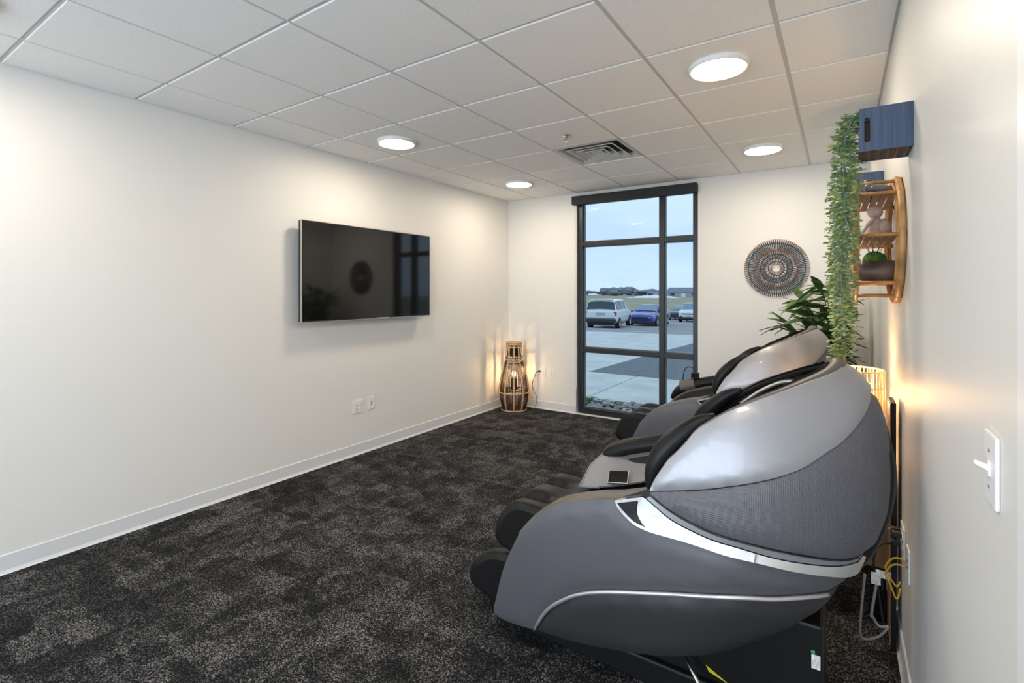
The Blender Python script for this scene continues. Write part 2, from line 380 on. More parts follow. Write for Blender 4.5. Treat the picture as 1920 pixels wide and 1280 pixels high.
# ------------------------------------------------------------------ window
w = struct(empty('window_1', (0, YF + .06, 0)), 'tall dark bronze window of six panes looking on a car park', 'window')
FW = .052; MX = -1.672; TZ = (.79, 2.085); D0, D1 = -.035, .075
fx0, fx1, fz0, fz1 = WX0 + .02, WX1 - .004, .012, 2.64
def fbar(name, x0, x1, z0, z1):
    MB().box(x0, x1, D0, D1, z0, z1, .003).o(name, 'bronze', w)
fbar('jamb', fx0, fx0 + FW, fz0, fz1); fbar('jamb', fx1 - FW, fx1, fz0, fz1)
fbar('head', fx0 + FW, fx1 - FW, fz1 - FW, fz1); fbar('sill_bar', fx0 + FW, fx1 - FW, fz0, fz0 + .07)
fbar('mullion', MX - FW / 2, MX + FW / 2, fz0 + .07, fz1 - FW)
cols = ((fx0 + FW, MX - FW / 2), (MX + FW / 2, fx1 - FW)); rows = ((fz0 + .07, TZ[0] - .026), (TZ[0] + .026, TZ[1] - .026), (TZ[1] + .026, fz1 - FW))
for c in cols:
    for z in TZ: fbar('transom', c[0], c[1], z - .026, z + .026)
    for r in rows:
        p = box('pane', c[0], c[1], .028, .034, r[0], r[1], 'glass', w)
        bb = MB(); e = .012
        bb.box(c[0], c[0] + e, .012, .05, r[0], r[1]); bb.box(c[1] - e, c[1], .012, .05, r[0], r[1]); bb.box(c[0] + e, c[1] - e, .012, .05, r[0], r[0] + e); bb.box(c[0] + e, c[1] - e, .012, .05, r[1] - e, r[1]); bb.o('glazing_bead', 'bronze_lt', p)
struct(box('window_sill', WX0, WX1, YF - .012, YF + .025, 0, .011, 'white'), None)
sh = thing('roller_shade', 'black roller shade cassette rolled up across the top of the window', 'roller shade', (0, YF, 0))
b = MB(); b.box(WX0 - .02, WX1 + .004, -.085, -.002, 2.555, 2.66, .008); b.o('cassette', 'shade', sh)
b = MB(); b.box(WX0 + .004, WX0 + .016, -.012, -.002, .3, 2.556); b.o('side_channel', 'white', sh)
b = MB(); b.tube([(WX0 - .004, -.03, 2.556), (WX0 - .004, -.03, .34), (WX0 + .004, -.03, .32), (WX0 + .012, -.03, .34), (WX0 + .012, -.03, 2.556)], .003, 6); b.o('bead_chain', 'white', sh)
b = MB(); b.box(WX0 - .012, WX0 + .018, -.036, -.002, .30, .345, .004); b.o('chain_tensioner', 'white', sh)

# ------------------------------------------------------------------ outside
Z0 = -.12
struct(box('rock_bed', -9, 6, YF + .2, 7.02, Z0 - .1, Z0 - .01, 'soilbed'))
rb = bpy.data.objects['rock_bed']; rmesh = []
for k in range(4):
    bm = bmesh.new(); bmesh.ops.create_icosphere(bm, subdivisions=1, radius=1)
    for q in bm.verts: q.co *= random.uniform(.75, 1.2)
    me = bpy.data.meshes.new('river_rock'); bm.to_mesh(me); bm.free(); me.materials.append(RK[k]); rmesh.append(me)
for k in range(298):
    x = random.uniform(-3.75, -2.05); y = random.uniform(YF + .5, 6.98); r = random.uniform(.030, .055)
    inst(rmesh[k % 4], 'stone', rb, (x, y, Z0 - .005 + random.uniform(0, .02)), (random.uniform(-.4, .4), random.uniform(-.4, .4), random.random() * 6), (r * 1.3, r, r * .55))
wd = thing('weed', 'small green weed sprouting among the river rocks outside', 'weed', (-3.0, 6.55, Z0))
for k in range(16):
    a = random.random() * 6.28; t = random.uniform(.06, .14)
    b = MB(); b.tube([(0, 0, 0), (math.cos(a) * t * .5, math.sin(a) * t * .5, .09), (math.cos(a) * t, math.sin(a) * t, .11)], [.006, .008, .001], 4, flat=.3); b.o('blade', 'weed', wd)
b = MB(); [b.box(x0 + .008, x1 - .008, 7.02, 9.28, Z0 - .1, Z0) for x0, x1 in ((-16, -9.65), (-9.65, -6.45), (-6.45, -3.25), (-3.25, -.05), (-.05, 3.15), (3.15, 12))]
sw = struct(empty('sidewalk', (0, 0, 0)), 'pale concrete sidewalk slabs outside the window', 'sidewalk')
for x0, x1 in ((-16, -9.65), (-9.65, -6.45), (-6.45, -3.25), (-3.25, -.05), (-.05, 3.15), (3.15, 12)): MB().box(x0 + .012, x1 - .012, 7.02, 9.28, Z0 - .1, Z0, .008).o('slab', 'concrete', sw)
struct(box('ground_base', -60, 40, 7.02, 17, Z0 - .3, Z0 - .03, 'joint'))
struct(box('driveway', -4.25, 8, 9.29, 19.2, Z0 - .1, Z0 - .004, 'asphalt'))
b = MB(); b.add([(-30, 9.29, Z0), (-4.26, 9.29, Z0), (-4.1, 13, Z0), (-3.6, 19.3, Z0), (-9, 18.75, Z0), (-30, 17, Z0)] + [(-30, 9.29, Z0 - .1), (-4.26, 9.29, Z0 - .1), (-4.1, 13, Z0 - .1), (-3.6, 19.3, Z0 - .1), (-9, 18.75, Z0 - .1), (-30, 17, Z0 - .1)],
      [(0, 1, 2, 3, 4, 5), (11, 10, 9, 8, 7, 6)] + [(i, 6 + i, 6 + (i + 1) % 6, (i + 1) % 6) for i in range(6)])
struct(b.o('concrete_apron', 'concrete'))
b = MB(); LY = ((16, -.14), (19, -.15), (26.4, -.56), (46.5, -1.25), (75, -1.8))
b.grid([[(x, y, z + dz) for x, dz in ((-90, -.15), (-90, 0), (50, 0), (50, -.15))] for y, z in LY]); struct(b.o('parking_lot', 'lot'))
struct(box('field', -460, 260, 74.9, 520, -3.5, -1.8, 'field'))
for k in range(3): struct(mobj('parking_line', [(-7.6 + k * 3.2 + a, y, z + .006) for y, z in ((20, -.205), (25, -.482)) for a in (0, .12)], [(0, 1, 3, 2)], 'snow'))
def car(name, label, loc, rz, st, paint, wheels, glasspatch, extra, wr=.34):
    t = thing(name, label, 'car', loc, rz)
    def ring(s):
        x, zb, zl, zt, ws, wb, wt = s
        return [(x, ws * .90, zb), (x, ws, zb + .14), (x, ws * 1.0, (zb + zl) / 2 + .06), (x, wb, zl), (x, wt, zt - .05), (x, wt * .86, zt), (x, 0, zt + .025)]
    def rr(u):
        i = min(int(u), len(st) - 2); f = u - i; a = ring(st[i]); b_ = ring(st[i + 1])
        return [Vector(p).lerp(Vector(q), f) for p, q in zip(a, b_)]
    def P(u, v, side=1):
        r = rr(u); j = min(int(v), 5); p = r[j].lerp(r[j + 1], v - j); return Vector((p.x, p.y * side, p.z))
    rows = []
    for s in st:
        r = ring(s); rows.append([Vector(p) for p in r] + [Vector((p[0], -p[1], p[2])) for p in r[-2::-1]])
    b = MB(); b.grid(rows, closed=True); n = len(rows[0])
    b.add(rows[0], [tuple(range(n))]); b.add(rows[-1], [tuple(range(n))[::-1]])
    b.o('body', paint, t, False)
    for (nm, u0, u1, v0, v1, both, gm) in glasspatch:
        for side in ((1, -1) if both != 'c' else (0,)):
            rows = []
            for i in range(5):
                u = u0 + (u1 - u0) * i / 4
                if side: rows.append([P(u, v0 + (v1 - v0) * k / 4, side) for k in range(5)])
                else: rows.append([P(u, v0 + (6 - v0) * k / 4, 1) for k in range(5)] + [P(u, 6 - (6 - v0) * k / 4, -1) for k in range(1, 5)])
            c = sum((p for r in rows for p in r), Vector()) / sum(len(r) for r in rows)
            d = Vector((rows[2][0] - rows[2][-1])).cross(rows[0][0] - rows[-1][0])
            d = (d.normalized() if d.length > 1e-6 else Vector((0, 0, 1)))
            ctr = Vector((c.x * .8, 0, .7))
            if d.dot(c - ctr) < 0: d = -d
            b = MB(); b.grid([[p + d * .02 for p in r] for r in rows]); b.o(nm, gm, t)
    for x, hw in wheels:
        for sy in (-1, 1):
            q = MB(); R = wr
            for rad, y0, y1 in ((R, 0, .22),):
                V = []; N = 24
                for rr_, yy in ((R * .62, .0), (R * .93, .0), (R, .03), (R, .19), (R * .93, .22)):
                    V.append([(x + rr_ * math.cos(2 * PI * k / N), sy * (hw + .02 - yy), R + rr_ * math.sin(2 * PI * k / N)) for k in range(N)])
                q.grid(V, closed=True)
            wo = q.o('wheel', 'tyre', t, True)
            q = MB(); N = 20
            q.grid([[(x + rr_ * math.cos(2 * PI * k / N), sy * (hw + dy), R + rr_ * math.sin(2 * PI * k / N)) for k in range(N)] for rr_, dy in ((R * .64, .018), (R * .5, .0), (R * .18, .005), (.001, .012))], closed=True); q.o('rim', 'rim', wo)
            q = MB(); N = 20      # dark arch
            q.grid([[(x + R * 1.2 * math.cos(PI * k / N), sy * (hw + dy), R + R * 1.2 * math.sin(PI * k / N)) for k in range(N + 1)] for dy in (.004, -.25)]);
            q.add([(x + R * 1.2 * math.cos(PI * k / N), sy * (hw + .004), R + R * 1.2 * math.sin(PI * k / N)) for k in range(N + 1)], [tuple(range(N + 1))]); q.o('wheel_arch', 'carblack', t)
    for nm, m, bx in extra: MB().box(*bx, .012).o(nm, m, t)
    return t
suv = [(-2.2, .52, .93, .96, .80, .80, .78), (-2.14, .42, .99, 1.05, .89, .88, .84), (-1.93, .36, 1.02, 1.62, .90, .88, .74), (-1.1, .33, 1.03, 1.68, .91, .89, .75), (0, .33, 1.03, 1.68, .91, .89, .75), (.30, .33, 1.02, 1.65, .91, .89, .74), (1.0, .34, 1.0, 1.06, .90, .88, .82), (1.8, .38, .96, 1.0, .89, .86, .80), (2.12, .42, .84, .90, .82, .80, .76), (2.2, .5, .70, .74, .76, .74, .7)]
car('suv', 'white boxy station wagon parked with its tailgate towards the window', (-11.55, 28.2, -.62), math.radians(98), suv, 'carwhite', ((-1.35, .90), (1.35, .90)),
    [('rear_window', 1.12, 1.86, 4.1, 6, 'c', 'carglass'), ('side_window', 2.15, 2.95, 3.12, 3.95, 's', 'carglass'), ('side_window', 3.08, 3.95, 3.12, 3.95, 's', 'carglass'), ('side_window', 4.05, 5.5, 3.12, 3.92, 's', 'carglass'), ('windscreen', 5.1, 5.95, 4.1, 6, 'c', 'carglass_lt')],
    [('rear_bumper', 'carblack', (-2.28, -2.05, -.88, .88, .40, .60)), ('tail_light', 'taillight', (-2.19, -2.06, .74, .90, .78, 1.0)), ('tail_light', 'taillight', (-2.19, -2.06, -.90, -.74, .78, 1.0)), ('number_plate', 'plate', (-2.225, -2.19, -.26, .26, .80, .94)), ('tailgate_recess', 'carblack', (-2.215, -2.19, -.80, .80, .62, .66)), ('roof_spoiler', 'carwhite', (-2.06, -1.8, -.66, .66, 1.64, 1.70)), ('exhaust_guard', 'carblack', (-2.1, 1.9, -.7, .7, .24, .45))])
coupe = [(-2.4, .5, .82, .88, .72, .72, .68), (-2.3, .35, .92, .98, .90, .88, .80), (-1.6, .28, .95, 1.02, .95, .92, .80), (-.8, .25, .95, 1.38, .95, .92, .66), (-.1, .25, .94, 1.43, .95, .92, .66), (.25, .25, .93, 1.40, .95, .92, .66), (.95, .25, .92, .99, .95, .92, .78), (1.8, .28, .86, .92, .94, .90, .78), (2.3, .34, .74, .80, .86, .84, .74), (2.42, .42, .62, .66, .76, .74, .68)]
car('coupe', 'dark blue two-door coupe parked beside the white station wagon', (-11.05, 34.0, -.82), math.radians(-87), coupe, 'carblue', ((-1.4, .94), (1.45, .94)),
    [('rear_window', 2.15, 2.9, 4.1, 6, 'c', 'carglass'), ('side_window', 2.9, 4.9, 3.15, 3.92, 's', 'carglass'), ('side_window', 4.95, 5.5, 3.15, 3.9, 's', 'carglass'), ('windscreen', 5.08, 5.95, 4.1, 6, 'c', 'carglass_lt')],
    [('front_bumper', 'carblack', (2.2, 2.46, -.74, .74, .26, .42)), ('grille', 'carblack', (2.36, 2.44, -.6, .6, .50, .62)), ('head_light', 'headlight', (2.30, 2.42, .50, .72, .56, .66)), ('head_light', 'headlight', (2.30, 2.42, -.72, -.50, .56, .66)), ('mirror', 'carblue', (.7, .88, .94, 1.12, .92, 1.06)), ('mirror', 'carblue', (.7, .88, -1.12, -.94, .92, 1.06)), ('sill', 'carblack', (-2.1, 2.1, -.85, .85, .18, .34))], .36)
car('suv', 'white sport utility car parked facing the window, right of the mullion', (-11.3, 47.5, -1.27), math.radians(-88), [(a, b_ + .02, c + .06, d_ + .07, e * 1.04, f * 1.04, g * 1.03) for a, b_, c, d_, e, f, g in suv], 'carwhite', ((-1.35, .93), (1.4, .93)),
    [('rear_window', 1.12, 1.86, 4.1, 6, 'c', 'carglass'), ('side_window', 2.15, 2.95, 3.12, 3.95, 's', 'carglass'), ('side_window', 3.08, 3.95, 3.12, 3.95, 's', 'carglass'), ('side_window', 4.05, 5.5, 3.12, 3.92, 's', 'carglass'), ('windscreen', 5.1, 5.95, 4.1, 6, 'c', 'carglass_lt')],
    [('front_bumper', 'carblack', (2.05, 2.25, -.8, .8, .36, .50)), ('grille', 'carblack', (2.14, 2.21, -.52, .52, .74, .84)), ('head_light', 'headlight', (2.05, 2.2, .55, .80, .74, .86)), ('head_light', 'headlight', (2.05, 2.2, -.80, -.55, .74, .86)), ('number_plate', 'plate', (2.2, 2.24, -.24, .24, .56, .66)), ('fog_light', 'carblack', (2.1, 2.23, .5, .74, .5, .58)), ('fog_light', 'carblack', (2.1, 2.23, -.74, -.5, .5, .58)), ('underbody', 'carblack', (-2.1, 2.0, -.7, .7, .26, .46))], .37)
car('sedan', 'dark teal saloon car half hidden behind the white sport utility car', (-13.9, 53.0, -1.38), math.radians(-86), [(a, b_, c * .98, d_ * .98, e, f, g) for a, b_, c, d_, e, f, g in coupe], 'cardark', ((-1.4, .94), (1.45, .94)),
    [('side_window', 2.9, 4.9, 3.15, 3.92, 's', 'carglass'), ('windscreen', 5.08, 5.95, 4.1, 6, 'c', 'carglass_lt')],
    [('front_bumper', 'carblack', (2.2, 2.46, -.74, .74, .26, .42)), ('grille', 'carblack', (2.36, 2.44, -.6, .6, .50, .62)), ('head_light', 'headlight', (2.30, 2.42, .50, .72, .56, .66)), ('head_light', 'headlight', (2.30, 2.42, -.72, -.50, .56, .66))], .35)
# far houses, snow bank, trees
def house(label, x, y, wd_, dp, hh, rh, rz):
    t = thing('house', label, 'house', (x, y, -1.8), rz)
    box('wall', -wd_ / 2, wd_ / 2, -dp / 2, dp / 2, 0, hh, 'bldwall', t)
    b = MB(); e = .6; b.add([(-wd_ / 2 - e, -dp / 2 - e, hh), (wd_ / 2 + e, -dp / 2 - e, hh), (wd_ / 2 + e, dp / 2 + e, hh), (-wd_ / 2 - e, dp / 2 + e, hh), (-wd_ / 2 + 1, 0, hh + rh), (wd_ / 2 - 1, 0, hh + rh)], [(0, 1, 5, 4), (2, 3, 4, 5), (1, 2, 5), (3, 0, 4), (3, 2, 1, 0)]); b.o('roof', 'bldroof', t)
    for k in range(4):
        xx = -wd_ / 2 + wd_ * (k + .5) / 4
        box('garage_door' if k % 2 else 'window', xx - 1.2, xx + 1.2, -dp / 2 - .06, -dp / 2 + .05, .1 if k % 2 else 1., 2.3, 'blddark' if k % 2 == 0 else 'snow', t)
house('grey house with low roof far across the field, left of the mullion', -101, 332, 16, 9, 1.9, 1.3, .3)
house('wide grey house far across the field, right of the mullion', -74, 300, 24, 12, 3.2, 2.6, .25)
b = MB(); rows = []
for i in range(25):
    a = i / 24; s_ = math.sin(a * PI); rows.append([(-96 + 26 * a, 258 + 9 * a + dy * (2 + 5 * s_), -1.82 + 1.5 * s_ * (1 - dy * dy) + .12 * math.sin(a * 40)) for dy in (-1, -.6, -.2, .2, .6, 1)])
b.grid(rows); tag(b.o('snow_bank', 'snow', None, True), 'low white snow bank lying on the far field', 'snow bank')
def tree(label, x, y, r, hh):
    t = thing('tree', label, 'tree', (x, y, -1.8), 0, 'bare trees on the horizon')
    b = MB(); b.tube([(0, 0, 0), (0, 0, hh * .6)], [.35, .15], 6); b.o('trunk', 'tree', t)
    b = MB()
    for k in range(9):
        a = random.random() * 6.28; q = random.uniform(0, .7) * r
        b.sphere((math.cos(a) * q, math.sin(a) * q, hh * random.uniform(.18, .74)), (r * random.uniform(.35, .55), r * random.uniform(.35, .5), hh * random.uniform(.16, .26)), 8, 5)
    b.o('crown', 'tree', t)
words = ['first', 'second', 'third', 'fourth', 'fifth', 'sixth', 'seventh', 'eighth', 'ninth', 'tenth', 'eleventh', 'twelfth', 'thirteenth', 'fourteenth']
for k in range(14):
    f = k / 13; x = -172 + 96 * f; y = 372 + 8 * f
    hh = (5.6, 7.2, 7.8, 8.6, 7.8, 6.2, 5.0, 4.6, 5.6, 6.0, 5.6, 5.6, 5.8, 5.2)[k]
    tree('%s bare grey tree from the left on the horizon' % words[k], x, y + 17 * (k % 3), 8.6, hh)

# ------------------------------------------------------------------ television
tv = thing('television', 'wide black flat television mounted on the left wall', 'television', (XL, 3.14, 1.667))
ty, tz = .742, .412
b = MB(); b.box(.066, .112, -ty, ty, -tz, tz, .003); b.o('casing', 'tvback', tv)
box('screen', .1121, .1135, -ty + .006, ty - .006, -tz + .010, tz - .006, 'tvscreen', tv)
b = MB(); e = .0045
b.box(.098, .115, -ty - e, ty + e, tz, tz + e); b.box(.098, .115, -ty - e, ty + e, -tz - e, -tz); b.box(.098, .115, -ty - e, -ty, -tz, tz); b.box(.098, .115, ty, ty + e, -tz, tz); b.o('bezel', 'silver', tv)
box('logo_strip', .1145, .1165, .03, .17, -tz - .006, -tz + .006, 'silver', tv)
b = MB(); b.box(.0005, .02, -.25, .25, -.2, .2); b.box(.02, .067, -.2, -.16, -.22, .22); b.box(.02, .067, .16, .2, -.22, .22); b.o('wall_bracket', 'blackpl', tv)

# ------------------------------------------------------------------ wall plates
def plate(name, label, loc, rz, w_, h_, kind):
    """front faces local -y"""
    t = thing(name, label, 'light switch' if kind == 'switch' else 'outlet', loc, rz)
    b = MB(); b.box(-w_ / 2, w_ / 2, -.0065, -.0003, -h_ / 2, h_ / 2, .003); b.o('plate', 'white', t)
    cols_ = (-.023, .023) if w_ > .1 else (0,)
    if kind == 'outlet':
        for cx in cols_:
            for cz in (-.02, .02):
                q = MB(); q.lathe([(.0165, 0), (.0165, .003)], 16)
                q.v = [(cx + p[0], -.0062 - p[2], cz + p[1] * .85) for p in q.v]; s = q.o('socket', 'white', t)
                g = MB(); g.box(cx - .0075, cx - .0045, -.0098, -.009, cz - .001, cz + .008); g.box(cx + .0045, cx + .0075, -.0098, -.009, cz - .001, cz + .008); g.box(cx - .002, cx + .002, -.0098, -.009, cz - .010, cz - .005); g.o('slots', 'slot', s)
    elif kind == 'data':
        for cz in (-.011, .011): box('jack', -.006, .006, -.0075, -.006, cz - .005, cz + .005, 'slot', t)
    else:
        b = MB(); b.box(-.006, .006, -.009, -.006, -.012, .012); b.add([(-.004, -.008, -.004), (.004, -.008, -.004), (.004, -.008, .006), (-.004, -.008, .006), (-.0035, -.026, .006), (.0035, -.026, .006), (.0035, -.026, .012), (-.0035, -.026, .012)], [(0, 1, 5, 4), (3, 7, 6, 2), (4, 5, 6, 7), (0, 4, 7, 3), (1, 2, 6, 5)]); b.o('toggle', 'white', t)
        for cz in (-.03, .03):
            q = MB(); q.lathe([(.0035, 0), (.0025, .0012)], 10); q.v = [(p[0], -.0065 - p[2], cz + p[1]) for p in q.v]; q.o('screw', 'steel', t)
    return t
plate('outlet', 'double white socket plate low on the left wall below the television', (XL, 3.045, .442), PI / 2, .118, .118, 'outlet')
plate('data_outlet', 'narrow white two-jack plate low on the left wall below the television', (XL, 3.2, .447), PI / 2, .074, .118, 'data')
plate('outlet', 'double white socket plate on the far wall beside the floor lantern', (-3.202, YF, .461), 0, .118, .118, 'outlet')
plate('data_outlet', 'narrow white two-jack plate on the far wall near the window', (-3.053, YF, .461), 0, .074, .118, 'data')
plate('outlet', 'white socket plate with black plugs on the right wall behind the chair', (XR_, 2.52, .51), -PI / 2, .118, .118, 'outlet')
plate('data_outlet', 'white plate with yellow leads on the right wall behind the chair', (XR_, 2.325, .50), -PI / 2, .074, .118, 'data')
plate('light_switch', 'white toggle light switch on the right wall, closest to the viewer', (XR_, 1.121, 1.209), -PI / 2, .074, .118, 'switch')

# ------------------------------------------------------------------ massage chairs
CX, CY = -.55, 2.08                      # where the nearer chair stands
def hermite(tab):
    xs_ = [a for a, _ in tab]; ys_ = [b_ for _, b_ in tab]; n = len(tab); m = []
    for i in range(n):
        a, c = max(0, i - 1), min(n - 1, i + 1); m.append((ys_[c] - ys_[a]) / (xs_[c] - xs_[a]))
    def f(x):
        if x <= xs_[0]: return ys_[0]
        if x >= xs_[-1]: return ys_[-1]
        i = max(k for k in range(n - 1) if xs_[k] <= x); d = xs_[i + 1] - xs_[i]; t = (x - xs_[i]) / d
        return (2 * t ** 3 - 3 * t * t + 1) * ys_[i] + (t ** 3 - 2 * t * t + t) * d * m[i] + (-2 * t ** 3 + 3 * t * t) * ys_[i + 1] + (t ** 3 - t * t) * d * m[i + 1]
    return f
hw_z = hermite([(0, .33), (.1, .35), (.2, .367), (.3, .382), (.45, .397), (.6, .40), (.75, .392), (.9, .37), (1.05, .335), (1.2, .28), (1.3, .235)])
rear_z = hermite([(0, -.2), (.2, -.12), (.3, -.075), (.42, -.02), (.511, .022), (.596, .064), (.697, .106), (.80, .134), (.923, .141), (1.025, .132), (1.11, .114), (1.175, .084), (1.218, .052), (1.263, .007)])
RA = .44; KS = .42
def to_s(X, z):
    xc = rear_z(z) - RA
    if X <= xc: return X - xc
    return math.asin(min(1, (X - xc) / RA)) * KS
S1 = PI / 2 * KS
def surf(s, z, off=0., side=-1):
    xc = rear_z(z) - RA; w_ = hw_z(z) + off
    if s <= 0:
        X = xc + s
        if X < -.9: w_ *= 1 - .12 * ((-.9 - X) / .4) ** 2
        return Vector((X - CX, side * w_, z))
    ph = min(s / KS, PI / 2); return Vector((xc + (RA + off) * math.sin(ph) - CX, side * w_ * math.cos(ph), z))
REAR = lambda z: ('s', S1, z)
def poly_sz(curves):
    P = []
    for c in curves:
        q = [(p[1], p[2]) if p[0] == 's' else (to_s(p[0], p[1]), p[1]) for p in c]
        q = cr(q, 4) if len(q) > 2 else q
        for p in q:
            p = (min(p[0], S1), p[1])
            if not P or math.hypot(p[0] - P[-1][0], p[1] - P[-1][1]) > .0015: P.append(p)
    if math.hypot(P[0][0] - P[-1][0], P[0][1] - P[-1][1]) < .0015: P.pop()
    return P
def inside(p, P):
    c = False; n = len(P)
    for i in range(n):
        (x1, y1), (x2, y2) = P[i], P[i - 1]
        if (y1 > p[1]) != (y2 > p[1]) and p[0] < (x2 - x1) * (p[1] - y1) / (y2 - y1) + x1: c = not c
    return c
def edged(p, P):
    best = 9
    for i in range(len(P)):
        a = Vector(P[i - 1]); b_ = Vector(P[i]); d = b_ - a; L = d.length_squared
        t = max(0, min(1, (Vector(p) - a).dot(d) / L)) if L else 0; best = min(best, (a + d * t - Vector(p)).length)
    return best
def skin(mb, P, off, side, step=.03, depth=.018, crown=.0, tilt=None):
    xs_ = [p[0] for p in P]; zs_ = [p[1] for p in P]; pts = list(P)
    x = min(xs_)
    while x < max(xs_):
        z = min(zs_)
        while z < max(zs_):
            if inside((x, z), P) and edged((x, z), P) > step * .45: pts.append((x, z))
            z += step
        x += step
    n = len(P); v2, _, f2, _, _, _ = delaunay_2d_cdt([Vector(p) for p in pts], [], [list(range(n))], 1, 1e-6)
    V = []
    for p in v2:
        e = min(edged(p, P), .03) / .03 if crown else 1
        rnd = .004 * (1 - min(edged(p, P), .008) / .008) if tilt is None else 0
        ex = .5 * max(0, lerp_tab(tilt, p.x) - p.y) * (1 - .85 * max(0, p.x) / S1) if tilt is not None else 0
        V.append(surf(p.x, p.y, off - rnd - crown * (1 - e) ** 2 + ex, side))
    mb.add(V, [tuple(f) if side < 0 else tuple(f)[::-1] for f in f2])
    if depth:
        a = [surf(p[0], p[1], off - .004 - crown, side) for p in P]; c = [surf(p[0], p[1], off - depth, side) for p in P]
        mb.add(a + c, [((i, n + i, n + (i + 1) % n, (i + 1) % n) if side < 0 else (i, (i + 1) % n, n + (i + 1) % n, n + i)) for i in range(n)])
shell_top = [(-.549, .816), (-.534, .854), (-.496, .919), (-.473, .945), (-.438, .988), (-.401, 1.037), (-.329, 1.091), (-.26, 1.13), (-.172, 1.17), (-.086, 1.207), (-.027, 1.231), (.004, 1.248)]
seam = [(.083, 1.149), (.068, 1.113), (.041, 1.075), (0, 1.031), (-.04, 1.001), (-.096, .958), (-.173, .921), (-.265, .888), (-.39, .848), (-.548, .811)]
band_low = [(-.548, .800), (-.468, .76), (-.36, .73), (-.262, .721), (-.171, .711), (-.086, .698), (0, .677), (.049, .666)]
chrome_up = [(-.573, .787), (-.56, .784), (-.524, .762), (-.467, .732), (-.36, .706), (-.262, .698), (-.171, .684), (-.086, .671), (0, .653), (.049, .645)]
chrome_lo = [(-.675, .754), (-.649, .731), (-.584, .705), (-.522, .690), (-.411, .682), (-.31, .673), (-.215, .666), (-.129, .651), (-.043, .63), (.021, .601), (.048, .587)]
front = [(-.675, .753), (-.755, .735), (-.855, .704), (-.93, .671), (-1.009, .61), (-1.078, .532), (-1.125, .451), (-1.182, .339), (-1.239, .187), (-1.264, .117), (-1.257, .092), (-1.178, .094), (-1.037, .125)]
stripe = [(-1.037, .125), (-1.013, .171), (-.957, .255), (-.89, .317), (-.822, .364), (-.728, .407), (-.583, .454), (-.401, .507), (-.264, .536), (-.173, .544), (-.088, .549), (-.031, .542)]
bottom = [(-1.037, .125), (-.89, .143), (-.754, .171), (-.589, .216), (-.459, .26), (-.344, .305), (-.222, .367), (-.136, .408), (-.079, .445), (-.032, .476), (.014, .545)]
dn = lambda c, d: [(p[0], p[1] + d) for p in c]
shell_P = poly_sz([shell_top, [REAR(1.258), REAR(1.166)], dn(seam, .002)])
band_P = poly_sz([dn(seam[::-1], -.003), [REAR(1.160), REAR(.660)], band_low[::-1]])
lip_P = poly_sz([dn(band_low, -.007), [REAR(.652), REAR(.646)], dn(chrome_up[::-1], .002)[:-1]])
chrome_P = poly_sz([[(-.675, .754), (-.621, .772), (-.573, .787)], dn(chrome_up, -.001), [REAR(.640), REAR(.592)], chrome_lo[::-1]])
panel_P = poly_sz([dn(chrome_lo, -.004), [REAR(.582), REAR(.562)], dn(stripe[::-1], .005), front[::-1]])
under_P = poly_sz([dn(stripe, -.005), [REAR(.556), REAR(.548)], bottom[::-1]])
hull_P = poly_sz([front[::-1][2:], shell_top, [REAR(1.256), REAR(.55)], bottom[::-1]])
hood_in_P = poly_sz([shell_top, [REAR(1.25), REAR(.75)], [(-.1, .74), (-.35, .76), (-.548, .80)]])

